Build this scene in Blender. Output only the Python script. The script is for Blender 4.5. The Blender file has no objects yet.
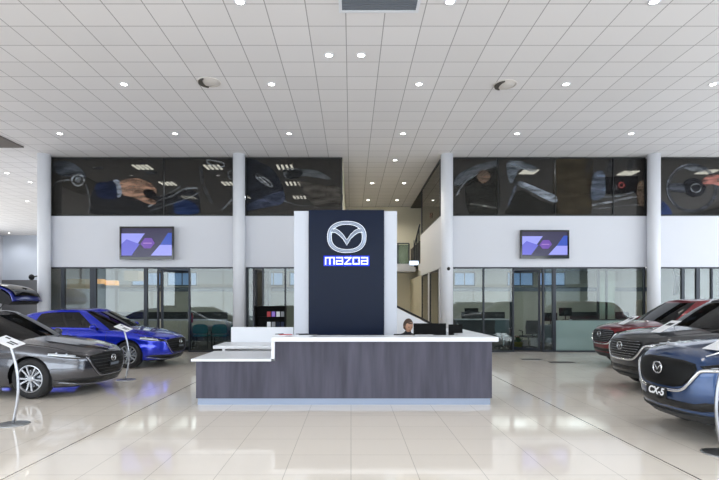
import bpy, bmesh, math, random
from mathutils import Vector, Matrix
from mathutils.bvhtree import BVHTree
random.seed(7)
SC = bpy.context.scene
COL = SC.collection
PI = math.pi

# ------------------------------------------------------------------ camera
EYE = 1.543; F = 505.0; VX = 351.0; HY = 304.0
cam = bpy.data.cameras.new('camera'); camo = bpy.data.objects.new('camera', cam); COL.objects.link(camo)
camo.location = (0, 0, EYE); camo.rotation_euler = (PI/2, 0, 0)
cam.sensor_width = 36.0; cam.lens = 36.0*F/719.0
cam.shift_x = (359.5-VX)/719.0; cam.shift_y = (HY-240.0)/719.0
cam.clip_end = 300
SC.camera = camo
def PX(px, d): return (px-VX)/F*d
def PZ(py, d): return EYE-(py-HY)/F*d

# ------------------------------------------------------------------ world / exposure
vs = SC.view_settings
vs.view_transform = 'Standard'; vs.look = 'None'; vs.gamma = 1.0; vs.use_curve_mapping = False
vs.exposure = -0.2
SC.cycles.use_denoising = True
SC.cycles.max_bounces = 10; SC.cycles.transparent_max_bounces = 16
SC.cycles.diffuse_bounces = 5; SC.cycles.glossy_bounces = 5
SC.cycles.caustics_reflective = False; SC.cycles.caustics_refractive = False
SC.cycles.sample_clamp_indirect = 6.0
W = bpy.data.worlds.new('sky'); SC.world = W; W.use_nodes = True
nt = W.node_tree; nt.nodes.clear()
wo = nt.nodes.new('ShaderNodeOutputWorld'); bg = nt.nodes.new('ShaderNodeBackground')
tc = nt.nodes.new('ShaderNodeTexCoord'); sp = nt.nodes.new('ShaderNodeSeparateXYZ'); cr = nt.nodes.new('ShaderNodeValToRGB')
nt.links.new(tc.outputs['Generated'], sp.inputs[0]); nt.links.new(sp.outputs['Z'], cr.inputs[0])
el = cr.color_ramp.elements
el[0].position = 0.0; el[0].color = (0.78, 0.86, 1.0, 1)
el[1].position = 0.6; el[1].color = (0.45, 0.66, 1.0, 1)
nt.links.new(cr.outputs[0], bg.inputs[0]); bg.inputs[1].default_value = 3.2
nt.links.new(bg.outputs[0], wo.inputs[0])

def area(name, loc, rot, sx, sy, power, color=(1, 1, 1)):
    l = bpy.data.lights.new(name, 'AREA'); l.shape = 'RECTANGLE'; l.size = sx; l.size_y = sy
    l.energy = power; l.color = color
    o = bpy.data.objects.new(name, l); COL.objects.link(o); o.location = loc; o.rotation_euler = rot
    return o
CEIL = EYE+4.73
DAY = 1.0
# daylight coming in through the street glazing behind the camera and along both sides
area('daylight_front', (-2, -6.6, 3.2), (PI/2, 0, PI), 34, 5.2, 2500*DAY, (0.93, 0.97, 1.0)).rotation_euler = (PI/2, 0, 0)
area('daylight_right', (17.6, 5.0, 3.2), (PI/2, 0, PI/2), 20, 5.0, 1700*DAY, (0.86, 0.93, 1.0))
area('daylight_left', (-23.6, 12.5, 3.2), (PI/2, 0, -PI/2), 38, 5.0, 2300*DAY, (0.95, 0.98, 1.0))
SPOT_W = 22.0

# ------------------------------------------------------------------ materials
def lin(c):
    if isinstance(c, str):
        c = c.lstrip('#'); c = [int(c[i:i+2], 16)/255 for i in (0, 2, 4)]
    return tuple(((v/12.92) if v <= 0.04045 else ((v+0.055)/1.055)**2.4) for v in c)+(1.0,)
M = {}
def mat(name, col, rough=0.5, metal=0.0, coat=0.0, emit=None, es=1.0, spec=0.5, noise=None, bump=None):
    m = bpy.data.materials.new(name); m.use_nodes = True
    n = m.node_tree; b = n.nodes['Principled BSDF']
    b.inputs['Base Color'].default_value = lin(col)
    b.inputs['Roughness'].default_value = rough; b.inputs['Metallic'].default_value = metal
    b.inputs['Coat Weight'].default_value = coat; b.inputs['Coat Roughness'].default_value = 0.03
    b.inputs['Specular IOR Level'].default_value = spec
    if emit is not None:
        b.inputs['Emission Color'].default_value = lin(emit); b.inputs['Emission Strength'].default_value = es
    if noise or bump:
        t = n.nodes.new('ShaderNodeTexCoord'); mp = n.nodes.new('ShaderNodeMapping'); nz = n.nodes.new('ShaderNodeTexNoise')
        n.links.new(t.outputs['Object'], mp.inputs[0]); n.links.new(mp.outputs[0], nz.inputs['Vector'])
        sc = (noise or bump)[0]; mp.inputs['Scale'].default_value = sc if isinstance(sc, tuple) else (sc,)*3
        nz.inputs['Scale'].default_value = 1.0; nz.inputs['Detail'].default_value = 3
        if noise:
            r = n.nodes.new('ShaderNodeValToRGB'); n.links.new(nz.outputs[0], r.inputs[0])
            r.color_ramp.elements[0].position = 0.3; r.color_ramp.elements[1].position = 0.7
            r.color_ramp.elements[0].color = lin(noise[1]); r.color_ramp.elements[1].color = lin(noise[2])
            n.links.new(r.outputs[0], b.inputs['Base Color'])
        if bump:
            bp = n.nodes.new('ShaderNodeBump'); bp.inputs['Strength'].default_value = bump[1]
            n.links.new(nz.outputs[0], bp.inputs['Height']); n.links.new(bp.outputs[0], b.inputs['Normal'])
    M[name] = m
    return m
def glassmat(name, tint, body, bodyfac, rough=0.0, refl=1.0):
    """thin architectural glass: tinted transparency, a body colour (film/dirt) and a fresnel reflection"""
    m = bpy.data.materials.new(name); m.use_nodes = True; n = m.node_tree; n.nodes.clear()
    o = n.nodes.new('ShaderNodeOutputMaterial'); tr = n.nodes.new('ShaderNodeBsdfTransparent'); df = n.nodes.new('ShaderNodeBsdfDiffuse')
    gl = n.nodes.new('ShaderNodeBsdfGlossy'); m1 = n.nodes.new('ShaderNodeMixShader'); m2 = n.nodes.new('ShaderNodeMixShader')
    fr = n.nodes.new('ShaderNodeFresnel'); fr.inputs[0].default_value = 1.5
    mu = n.nodes.new('ShaderNodeMath'); mu.operation = 'MULTIPLY'; mu.inputs[1].default_value = refl; mu.use_clamp = True
    tr.inputs[0].default_value = lin(tint); df.inputs[0].default_value = lin(body); gl.inputs['Roughness'].default_value = rough
    m1.inputs[0].default_value = bodyfac
    n.links.new(tr.outputs[0], m1.inputs[1]); n.links.new(df.outputs[0], m1.inputs[2])
    n.links.new(fr.outputs[0], mu.inputs[0]); n.links.new(mu.outputs[0], m2.inputs[0])
    n.links.new(m1.outputs[0], m2.inputs[1]); n.links.new(gl.outputs[0], m2.inputs[2]); n.links.new(m2.outputs[0], o.inputs[0])
    M[name] = m
    return m
def tilemat(name, base, line, px, py, ox, oy, lw, rough, spec=0.5, ljoint=None, vary=0.02, metal=0):
    """square tiles laid in world x/y with thin joints"""
    m = bpy.data.materials.new(name); m.use_nodes = True; n = m.node_tree; b = n.nodes['Principled BSDF']
    b.inputs['Roughness'].default_value = rough; b.inputs['Specular IOR Level'].default_value = spec
    g = n.nodes.new('ShaderNodeNewGeometry'); s = n.nodes.new('ShaderNodeSeparateXYZ'); n.links.new(g.outputs['Position'], s.inputs[0])
    def mth(op, a, b_=None):
        q = n.nodes.new('ShaderNodeMath'); q.operation = op
        for i, v in enumerate((a, b_)):
            if v is None: continue
            if isinstance(v, (int, float)): q.inputs[i].default_value = v
            else: n.links.new(v, q.inputs[i])
        return q.outputs[0]
    def joint(sock, period, off, w):
        a = mth('DIVIDE', mth('SUBTRACT', sock, off), period)
        f = mth('ABSOLUTE', mth('SUBTRACT', mth('FRACT', mth('ADD', a, 0.5)), 0.5))
        return mth('LESS_THAN', f, w/period/2), mth('FLOOR', a)
    jx, cx = joint(s.outputs['X'], px, ox, lw); jy, cy = joint(s.outputs['Y'], py, oy, lw)
    j = mth('MAXIMUM', jx, jy)
    cmb = n.nodes.new('ShaderNodeCombineXYZ'); n.links.new(cx, cmb.inputs[0]); n.links.new(cy, cmb.inputs[1])
    wn = n.nodes.new('ShaderNodeTexWhiteNoise'); n.links.new(cmb.outputs[0], wn.inputs['Vector'])
    hs = n.nodes.new('ShaderNodeHueSaturation'); hs.inputs['Color'].default_value = lin(base)
    n.links.new(mth('ADD', mth('MULTIPLY', wn.outputs['Value'], vary), 1-vary/2), hs.inputs['Value'])
    mx = n.nodes.new('ShaderNodeMix'); mx.data_type = 'RGBA'
    n.links.new(j, mx.inputs['Factor']); n.links.new(hs.outputs[0], mx.inputs['A']); mx.inputs['B'].default_value = lin(line)
    out = mx.outputs['Result']
    if ljoint:
        ax = mth('ABSOLUTE', mth('SUBTRACT', mth('ABSOLUTE', s.outputs['X']), ljoint))
        f = mth('LESS_THAN', ax, 0.008)
        m3 = n.nodes.new('ShaderNodeMix'); m3.data_type = 'RGBA'; n.links.new(f, m3.inputs['Factor']); n.links.new(out, m3.inputs['A'])
        m3.inputs['B'].default_value = lin('#5d5348'); out = m3.outputs['Result']
    n.links.new(out, b.inputs['Base Color'])
    M[name] = m
    return m

tilemat('floor_tile', '#efe7dc', '#c0b9ae', 0.605, 0.605, 0.0, 6.98-0.605*8, 0.006, 0.07, ljoint=3.07, vary=0.02)
tilemat('ceiling_tile', '#e1dfe0', '#a3a1a2', 0.637, 0.637, -0.085, 7.96-0.637*20, 0.017, 0.85, spec=0.2, vary=0.05)
mat('wall_white', '#cfd1d8', 0.7)
mat('column_white', '#d8dae0', 0.45)
mat('tower_white', '#c6cbd6', 0.5)
mat('matte_black', '#060607', 0.7, spec=0.15)
mat('grille_black', '#08090a', 0.5, spec=0.25)
mat('concrete', '#d8d6cf', 0.9)
mat('wall_cream', '#d2cebe', 0.8)
mat('wall_atrium', '#cbc6b4', 0.8)
mat('wall_blueish', '#bfc6d2', 0.8)
mat('wall_dark', '#5b5c60', 0.7)
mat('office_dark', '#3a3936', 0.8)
mat('carpet', '#4c4a48', 0.95)
mat('frame', '#30353d', 0.45, 0.3)
mat('frame_mid', '#6c7580', 0.4, 0.5)
mat('black', '#0c0d0f', 0.45)
mat('black_gloss', '#08090b', 0.08)
mat('rubber', '#17171a', 0.75)
mat('plastic_dark', '#232528', 0.55)
mat('chrome', '#dfe2e6', 0.12, 1.0)
mat('chrome_dark', '#8d9096', 0.2, 1.0)
mat('alloy', '#a6a8ae', 0.28, 0.9)
mat('steel', '#b3b6ba', 0.3, 0.9)
mat('alu', '#94a0b6', 0.45, 0.2)
mat('paper', '#eceef2', 0.6)
mat('ink', '#2d2f36', 0.6)
mat('white_top', '#dcdfe5', 0.3)
mat('desk_wood', '#5b5a68', 0.55, spec=0.25, noise=((9, 9, 0.9), '#403f4b', '#535260'))
mat('navy', '#08152d', 0.3, spec=0.12)
mat('screen_navy', '#141c30', 0.2)
mat('paint_grey', '#56575d', 0.19, 0.9, 1.0)
mat('paint_blue', '#0728c0', 0.25, 0.55, 1.0)
mat('paint_deep_blue', '#1c2a8c', 0.3, 0.5, 1.0)
mat('paint_red', '#700818', 0.28, 0.6, 1.0)
mat('paint_graphite', '#3c3e42', 0.28, 0.8, 1.0)
mat('paint_denim', '#2a4570', 0.28, 0.7, 1.0)
mat('lamp_glass', '#c2c9d2', 0.12, 0.5, 1.0)
mat('tail_red', '#a01018', 0.2, 0, 1.0)
mat('seat_black', '#1b1b1e', 0.8)
mat('teal', '#17727a', 0.8)
mat('grey_desk', '#8f9298', 0.5)
mat('skin', '#c79a80', 0.55)
mat('hair', '#3d2a1e', 0.6)
mat('shirt', '#22252c', 0.8)
mat('shirt_navy', '#2a3350', 0.8)
mat('eye', '#20180f', 0.3)
mat('lip', '#a8655a', 0.5)
mat('red', '#b3202a', 0.5)
mat('leaf', '#3d6b32', 0.6)
mat('pot_yellow', '#a59632', 0.6)
mat('beige', '#b9a890', 0.7)
mat('amber', '#d9a25c', 0.5, emit='#ffb766', es=1.1)
mat('shade_tan', '#c9b596', 0.6, emit='#e8c79a', es=0.25)
mat('lamp_on', '#ffffff', 0.5, emit='#fffaf0', es=18.0)
mat('tube_on', '#ffffff', 0.5, emit='#f6fbff', es=26.0)
mat('panel_on', '#ffffff', 0.5, emit='#f4f8ff', es=4.0)
mat('sign_light', '#dfeaff', 0.5, emit='#cfe2ff', es=1.6)
mat('diffuser', '#d2cdc8', 0.7)
mat('grille_grey', '#6d737c', 0.6)
mat('soffit_dark', '#6b6460', 0.8)
mat('logo_face', '#c4ccd8', 0.35, 0.3, emit='#aab6c8', es=0.18)
mat('logo_edge', '#8d98ab', 0.3, 0.5)
mat('word_face', '#ffffff', 0.5, emit='#aabaff', es=0.6)
mat('word_glow', '#1020a0', 0.5, emit='#2440f0', es=1.25)
mat('scr_dark', '#17122e', 0.2, emit='#1c1440', es=0.8)
mat('scr_lav', '#30308a', 0.2, emit='#6c6cd0', es=0.75)
mat('scr_pale', '#404080', 0.2, emit='#8e92dc', es=1.15)
mat('scr_pur', '#3a1a60', 0.2, emit='#7044b4', es=0.7)
mat('scr_pink', '#604070', 0.2, emit='#a878d0', es=0.7)
mat('scr_blue', '#10205a', 0.2, emit='#2450c8', es=0.75)
glassmat('glass_clear', '#dde4e3', '#7f8a8a', 0.04, 0.0, 1.5)
glassmat('glass_tint', '#8e8c86', '#3f3d3a', 0.42, 0.0, 0.9)
glassmat('glass_frost', '#a9c4bf', '#8fa5a2', 0.75, 0.1, 1.0)
glassmat('glass_green', '#cfe3d6', '#c5d0b8', 0.6, 0.1, 1.0)
glassmat('glass_car', '#2a2e30', '#08090a', 0.35, 0.0, 1.0)
glassmat('glass_rail', '#c6d6cf', '#9fb0a6', 0.2, 0.0, 1.0)
def film(name, c, a=0.75):
    m = bpy.data.materials.new(name); m.use_nodes = True; n = m.node_tree; n.nodes.clear()
    o = n.nodes.new('ShaderNodeOutputMaterial'); tr = n.nodes.new('ShaderNodeBsdfTransparent')
    df = n.nodes.new('ShaderNodeBsdfPrincipled'); df.inputs['Roughness'].default_value = 0.6; df.inputs['Specular IOR Level'].default_value = 0.1
    g = n.nodes.new('ShaderNodeTexCoord'); mp = n.nodes.new('ShaderNodeMapping'); mp.inputs['Scale'].default_value = (1.2, 1, 4.5); mp.inputs['Rotation'].default_value = (0, 0.5, 0)
    nz = n.nodes.new('ShaderNodeTexNoise'); nz.inputs['Scale'].default_value = 1.6; nz.inputs['Detail'].default_value = 5
    n.links.new(g.outputs['Object'], mp.inputs[0]); n.links.new(mp.outputs[0], nz.inputs['Vector'])
    r1 = n.nodes.new('ShaderNodeMapRange'); r1.inputs[1].default_value = 0.3; r1.inputs[2].default_value = 0.7; r1.inputs[3].default_value = 0.3; r1.inputs[4].default_value = 1.05
    n.links.new(nz.outputs[0], r1.inputs[0])
    hs = n.nodes.new('ShaderNodeHueSaturation'); hs.inputs['Color'].default_value = lin(c); n.links.new(r1.outputs[0], hs.inputs['Value']); n.links.new(hs.outputs[0], df.inputs['Base Color'])
    r2 = n.nodes.new('ShaderNodeMapRange'); r2.inputs[1].default_value = 0.3; r2.inputs[2].default_value = 0.62; r2.inputs[3].default_value = a*0.3; r2.inputs[4].default_value = a*0.95
    n.links.new(nz.outputs[0], r2.inputs[0])
    mx = n.nodes.new('ShaderNodeMixShader'); n.links.new(r2.outputs[0], mx.inputs[0])
    n.links.new(tr.outputs[0], mx.inputs[1]); n.links.new(df.outputs[0], mx.inputs[2]); n.links.new(mx.outputs[0], o.inputs[0])
    M[name] = m

# ------------------------------------------------------------------ mesh helpers
def obj(name, bm, m=None, parent=None, smooth=False, loc=None, bevel=0):
    me = bpy.data.meshes.new(name)
    bmesh.ops.recalc_face_normals(bm, faces=bm.faces)
    if smooth:
        for f in bm.faces: f.smooth = True
    bm.to_mesh(me); bm.free()
    o = bpy.data.objects.new(name, me); COL.objects.link(o)
    if m is not None: me.materials.append(M[m] if isinstance(m, str) else m)
    if parent is not None: o.parent = parent
    if loc is not None: o.location = loc
    if smooth == 'auto' or smooth is True:
        pass
    if bevel:
        bv = o.modifiers.new('bevel', 'BEVEL'); bv.width = bevel; bv.segments = 2; bv.limit_method = 'ANGLE'
    return o
def nb(): return bmesh.new()
def bx(bm, x0, x1, y0, y1, z0, z1):
    vs_ = [bm.verts.new((x, y, z)) for z in (z0, z1) for y in (y0, y1) for x in (x0, x1)]
    for f in ((0, 1, 3, 2), (4, 6, 7, 5), (0, 4, 5, 1), (2, 3, 7, 6), (0, 2, 6, 4), (1, 5, 7, 3)):
        bm.faces.new([vs_[i] for i in f])
    return vs_
def box(name, x0, x1, y0, y1, z0, z1, m, parent=None, bevel=0):
    b = nb(); bx(b, x0, x1, y0, y1, z0, z1); return obj(name, b, m, parent, bevel=bevel)
def cyl(bm, p0, p1, r0, r1=None, n=16, caps=True):
    r1 = r0 if r1 is None else r1
    p0 = Vector(p0); p1 = Vector(p1); ax = (p1-p0).normalized()
    u = ax.orthogonal().normalized(); v = ax.cross(u)
    A = []; B = []
    for i in range(n):
        a = 2*PI*i/n; d = u*math.cos(a)+v*math.sin(a)
        A.append(bm.verts.new(p0+d*r0)); B.append(bm.verts.new(p1+d*r1))
    for i in range(n):
        j = (i+1) % n; bm.faces.new((A[i], A[j], B[j], B[i]))
    if caps: bm.faces.new(A[::-1]); bm.faces.new(B)
def tube(bm, pts, r, n=8, closed=False, ry=None):
    pts = [Vector(p) for p in pts]; rings = []; N = len(pts)
    up = None
    for i, p in enumerate(pts):
        a = pts[(i-1) % N] if (closed or i > 0) else p; c = pts[(i+1) % N] if (closed or i < N-1) else p
        t = (c-a).normalized() if (c-a).length > 1e-9 else Vector((0, 0, 1))
        if up is None: up = t.orthogonal().normalized()
        up = (up-t*up.dot(t)); up = up.normalized() if up.length > 1e-6 else t.orthogonal().normalized()
        s = t.cross(up); rr = r[i] if isinstance(r, (list, tuple)) else r
        rings.append([bm.verts.new(p+up*(rr*math.cos(2*PI*k/n))+s*(rr*math.sin(2*PI*k/n))) for k in range(n)])
    M_ = N if closed else N-1
    for i in range(M_):
        A, B = rings[i], rings[(i+1) % N]
        for k in range(n):
            l = (k+1) % n; bm.faces.new((A[k], A[l], B[l], B[k]))
    if not closed:
        bm.faces.new(rings[0][::-1]); bm.faces.new(rings[-1])
def lathe(bm, prof, origin=(0, 0, 0), axis='z', n=32, closed=False):
    """prof: (r, h) list"""
    o = Vector(origin); rings = []
    for r, h in prof:
        ring = []
        for i in range(n):
            a = 2*PI*i/n; c, s = r*math.cos(a), r*math.sin(a)
            v = {'z': (c, s, h), 'y': (c, h, s), 'x': (h, c, s)}[axis]
            ring.append(bm.verts.new(o+Vector(v)))
        rings.append(ring)
    R = range(len(rings)) if closed else range(len(rings)-1)
    for i in R:
        A, B = rings[i], rings[(i+1) % len(rings)]
        for k in range(n):
            l = (k+1) % n; bm.faces.new((A[k], A[l], B[l], B[k]))
    if not closed:
        if prof[0][0] > 1e-6: bm.faces.new(rings[0][::-1])
        if prof[-1][0] > 1e-6: bm.faces.new(rings[-1])
        bmesh.ops.remove_doubles(bm, verts=bm.verts, dist=1e-6)
def prism(bm, pts, axis, a, b):
    """extrude 2D polygon along axis between a and b. axis y: pts (x,z); axis x: (y,z); axis z: (x,y)"""
    def P(p, h): return {'y': (p[0], h, p[1]), 'x': (h, p[0], p[1]), 'z': (p[0], p[1], h)}[axis]
    A = [bm.verts.new(P(p, a)) for p in pts]; B = [bm.verts.new(P(p, b)) for p in pts]
    n = len(pts)
    for i in range(n):
        j = (i+1) % n; bm.faces.new((A[i], A[j], B[j], B[i]))
    fa = bm.faces.new(A[::-1]); fb = bm.faces.new(B)
    bmesh.ops.triangulate(bm, faces=[fa, fb])
def spline(pts, k=6, closed=True):
    out = []; n = len(pts)
    for i in range(n if closed else n-1):
        g = lambda q: Vector(pts[q % n]) if closed else Vector(pts[max(0, min(n-1, q))])
        p0, p1, p2, p3 = g(i-1), g(i), g(i+1), g(i+2)
        for s in range(k):
            t = s/k
            out.append(tuple(0.5*((2*p1)+(p2-p0)*t+(2*p0-5*p1+4*p2-p3)*t*t+(3*p1-p0-3*p2+p3)*t**3)))
    if not closed: out.append(tuple(pts[-1]))
    return out
def tag(o, label=None, cat=None, group=None, kind=None):
    if label: o['label'] = label
    if cat: o['category'] = cat
    if group: o['group'] = group
    if kind: o['kind'] = kind
    return o
def thing(name, label, cat, loc=(0, 0, 0), rz=0.0, group=None):
    o = bpy.data.objects.new(name, None); COL.objects.link(o); o.empty_display_size = 0.2
    o.location = loc; o.rotation_euler = (0, 0, rz)
    return tag(o, label, cat, group)
def struct(o): o['kind'] = 'structure'; return o
def sbox(name, x0, x1, y0, y1, z0, z1, m, parent=None):
    o = box(name, x0, x1, y0, y1, z0, z1, m, parent)
    if parent is None: struct(o)
    return o
def dup(root, loc=None, rz=None, label=None):
    r = root.copy(); COL.objects.link(r)
    if loc is not None: r.location = loc
    if rz is not None: r.rotation_euler = (0, 0, rz)
    if label: r['label'] = label
    for ch in list(root.children):
        c = ch.copy(); COL.objects.link(c); c.parent = r
        for g in ch.children:
            d = g.copy(); COL.objects.link(d); d.parent = c
    return r

# ================================================================== SETTING
D = 16.2                       # distance of the office front
XL, XR, YF, YB = -24.0, 18.0, -7.0, 35.0
sbox('floor', XL, XR, YF, YB, -0.2, 0, 'floor_tile')
sbox('ceiling', XL, XR, YF, YB, CEIL, CEIL+0.2, 'ceiling_tile')
sbox('wall_back_left', XL, -9.5, 34.8, 35, 0, CEIL, 'wall_blueish')
sbox('wall_back', -9.5, XR, 34.8, 35, 0, CEIL, 'wall_white')
sbox('trim_dark_dado', XL, -9.5, 34.7, 34.8, 0, PZ(280, 34.7), 'wall_dark')
# outside pavement seen in reflections
g = box('pavement', -60, 60, -45, YF-0.1, -0.25, -0.05, 'concrete'); struct(g)

# street glazing: behind the camera and both sides (mullions, transoms, panes)
def curtain(name, axis, c, a0, a1, step, z0=0.0, z1=CEIL, bands=(0.0, 2.75, 5.6)):
    b = nb(); t = 0.06
    def B(u0, u1, w0, w1, zz0, zz1):
        if axis == 'y': bx(b, u0, u1, c+w0, c+w1, zz0, zz1)
        else: bx(b, c+w0, c+w1, u0, u1, zz0, zz1)
    n = int(round((a1-a0)/step))
    for i in range(n+1):
        u = a0+(a1-a0)*i/n; B(u-t, u+t, -0.08, 0.08, z0, z1)
    for k, zb in enumerate(bands):
        h = 0.1 if k < len(bands)-1 else z1-zb
        if k == 1: h = 0.35
        B(a0, a1, -0.06, 0.06, zb, zb+h)
    r = obj(name, b, 'frame_mid'); struct(r)
    p = nb()
    if axis == 'y': bx(p, a0, a1, c-0.006, c+0.006, z0+0.05, z1-0.3)
    else: bx(p, c-0.006, c+0.006, a0, a1, z0+0.05, z1-0.3)
    obj('pane', p, 'glass_clear', r)
    return r
curtain('window_street', 'y', YF, XL, XR, 2.8)
curtain('window_right', 'x', XR, YF, 16.2, 2.9)
curtain('window_left', 'x', XL, YF, 33.6, 2.9)
sbox('wall_left', XL-0.2, XL, 33.6, YB, 0, CEIL, 'wall_white')
sbox('wall_right', XR, XR+0.2, D, YB, 0, CEIL, 'wall_white')

# --- office blocks
zs0, zs1 = PZ(267, D), PZ(216, D)          # spandrel: 2.73 .. 4.37
xa, xb = PX(52, D)-0.35, PX(343, D)        # left block
xc, xd = PX(441, D), XR                    # right block
YO = 21.6                                  # lower office back wall
YU = 26.0
sbox('wall_facade_left', xa, xb, D, D+0.2, zs0, zs1, 'wall_white')
sbox('wall_facade_right', xc, xd, D, D+0.2, zs0, zs1, 'wall_white')
for n_, x0, x1 in (('left', xa, xb), ('right', xc, xd)):
    sbox('floor_upper_%s' % n_, x0+0.02, x1-0.02, D+0.2, YU, 3.25, 4.2, 'office_dark')
    sbox('wall_office_back_%s' % n_, x0, x1, YO, YO+0.1, 0, 3.25, 'wall_cream')
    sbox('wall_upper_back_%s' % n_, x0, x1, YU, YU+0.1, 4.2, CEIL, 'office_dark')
    sbox('ceiling_office_%s' % n_, x0+0.02, x1-0.02, D+0.2, YO, 2.95, 3.25, 'wall_white')
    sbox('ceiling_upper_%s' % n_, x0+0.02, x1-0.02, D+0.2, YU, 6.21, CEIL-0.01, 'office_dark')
    sbox('floor_office_%s' % n_, x0+0.02, x1-0.02, D+0.1, YO, 0.0, 0.012, 'carpet')
sbox('wall_block_left_side', xa-0.1, xa, D+0.2, YU, 0, CEIL, 'wall_white')
sbox('wall_block_left_inner', xb-0.1, xb, D+0.2, YU, 0, CEIL, 'wall_atrium')
# right return wall of the atrium: upper glass then open rail, lower windows
yr0, yr1 = D+0.02, 21.0
sbox('wall_return_spandrel', xc, xc+0.12, D+0.2, yr1, zs0-0.02, zs1+0.02, 'wall_white')
sbox('wall_return_pier', xc, xc+0.12, D+0.2, D+0.45, 0, zs0, 'wall_white')
sbox('wall_return_low', xc, xc+0.12, D+0.45, yr1, 0, 0.55, 'wall_white')
sbox('wall_return_pier_middle', xc, xc+0.12, 18.6, 18.95, 0.55, zs0, 'wall_white')
sbox('wall_return_pier_rear', xc, xc+0.12, 20.7, YU, 0, zs0, 'wall_atrium')
# atrium back
sbox('wall_atrium_back', xb, xc+2.2, 24.6, 24.8, 0, CEIL, 'wall_atrium')
sbox('wall_partition_left', PX(245, D)-0.1, PX(245, D), D+0.2, YO, 0, 2.95, 'wall_white')
sbox('wall_partition_right', 12.95, 13.05, D+0.2, YO, 0, 2.95, 'wall_white')

# columns
for i, px in enumerate((45.5, 239.5, 446.5, 652.5)):
    b = nb(); x = PX(px, D-0.15)
    lathe(b, [(0.19, 0), (0.19, CEIL)], (x, D-0.22, 0), n=40)
    o = obj('column', b, 'column_white', smooth=True); o.data.polygons.foreach_set('use_smooth', [len(p.vertices) == 4 for p in o.data.polygons])
    struct(o)

# window builder in the facade plane (x0..x1, z0..z1 at depth y): frame + panes
WN = [0]
def window(x0, x1, z0, z1, y, splits, fm='frame', gm='glass_clear', fw=0.045, parts=True, double=(), jm=1.0):
    WN[0] += 1
    b = nb()
    bx(b, x0, x1, y-0.05, y+0.05, z0, z0+fw); bx(b, x0, x1, y-0.05, y+0.05, z1-fw, z1)
    e = [x0]+list(splits)+[x1]
    for k, x in enumerate(e):
        h = fw*(1.25 if k in double else 0.5)*jm
        a = x-h; c = x+h
        if k == 0: a, c = x, x+fw
        if k == len(e)-1: a, c = x-fw, x
        bx(b, a, c, y-0.048, y+0.048, z0+fw, z1-fw)
    r = obj('window_%d' % WN[0], b, fm); struct(r)
    for k in range(len(e)-1):
        box('pane', e[k]+0.02, e[k+1]-0.02, y-0.006, y+0.006, z0+fw*0.6, z1-fw*0.6, gm, r)
    return r
fx = lambda p: PX(p, D)
yg = D+0.08
# ground floor fronts
window(xa+0.02, fx(94), 0, zs0, yg, [fx(62), fx(91)], double=(1, 2))
window(fx(94), fx(158), 0, zs0, yg, [fx(145)], double=(1,))
window(fx(188), fx(234), 0, zs0, yg, [])
box('head', fx(158), fx(188), yg-0.05, yg+0.05, zs0-0.05, zs0, 'frame').name = 'trim_door_head_left'
struct(bpy.data.objects['trim_door_head_left'])
window(fx(246), fx(254), 0, zs0, yg, [], 'frame')
window(fx(262), xb-0.02, 0, zs0, yg, [fx(285)], double=())
sbox('trim_door_head_middle', fx(254), fx(262), yg-0.05, yg+0.05, zs0-0.05, zs0, 'frame')
window(fx(452), fx(514.5), 0, zs0, yg, [fx(484)], double=(2,))
sbox('trim_door_head_right', fx(514.5), fx(543), yg-0.05, yg+0.05, zs0-0.05, zs0, 'frame')
window(fx(543), fx(555), 0, zs0, yg, [], fw=0.06)
window(fx(555), fx(646), 0, zs0, yg, [], double=())
window(fx(659), fx(684), 0, zs0, yg, [])
window(fx(684), XR-0.05, 0, zs0, yg, [fx(699), fx(713), fx(760)], double=(1,))
# frosted modesty band on the right hand front
box('frosted_band', fx(555)+0.05, fx(646)-0.05, yg-0.02, yg-0.009, 0.05, PZ(320.5, D), 'glass_frost', bpy.data.objects['window_%d' % (WN[0]-2)])
# open glazed doors (hinged inward)
DN = [0]
def glassdoor(hx, w, ang, y=yg+0.06, h=None, handle=True):
    DN[0] += 1
    h = h or zs0-0.08
    b = nb(); fw = 0.07
    bx(b, 0, w, -0.025, 0.025, 0.02, fw+0.05); bx(b, 0, w, -0.025, 0.025, h-fw, h)
    bx(b, 0, fw, -0.025, 0.025, fw, h-fw); bx(b, w-fw, w, -0.025, 0.025, fw, h-fw)
    r = obj('door_%d' % DN[0], b, 'frame'); struct(r)
    r.location = (hx, y, 0); r.rotation_euler = (0, 0, ang)
    box('pane', fw*0.8, w-fw*0.8, -0.005, 0.005, fw, h-fw*0.8, 'glass_clear', r)
    q = nb(); tube(q, [(w-0.11, -0.03, 0.95), (w-0.11, -0.075, 0.95), (w-0.11, -0.075, 1.25), (w-0.11, -0.03, 1.25)], 0.012)
    obj('door_handle', q, 'steel', r)
    return r
glassdoor(fx(159.5), 0.98, math.radians(38))
glassdoor(fx(255), 0.9, math.radians(72))
glassdoor(fx(542), 0.98, PI-math.radians(33))

# --- first floor: tinted windows with printed film
UZ0, UZ1 = zs1+0.01, CEIL-0.02
up = []
up.append(window(xa+0.02, fx(234), UZ0, UZ1, yg, [fx(163)], gm='glass_tint', fw=0.035, jm=0.4, fm='black'))
up.append(window(fx(245), xb-0.02, UZ0, UZ1, yg, [], gm='glass_tint', fw=0.035, jm=0.4, fm='black'))
up.append(window(fx(452), fx(646), UZ0, UZ1, yg, [fx(498.6), fx(556), fx(614)], gm='glass_tint', fw=0.035, jm=0.4, fm='black'))
up.append(window(fx(659), XR-0.05, UZ0, UZ1, yg, [fx(735)], gm='glass_tint', fw=0.035, jm=0.4, fm='black'))
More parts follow.
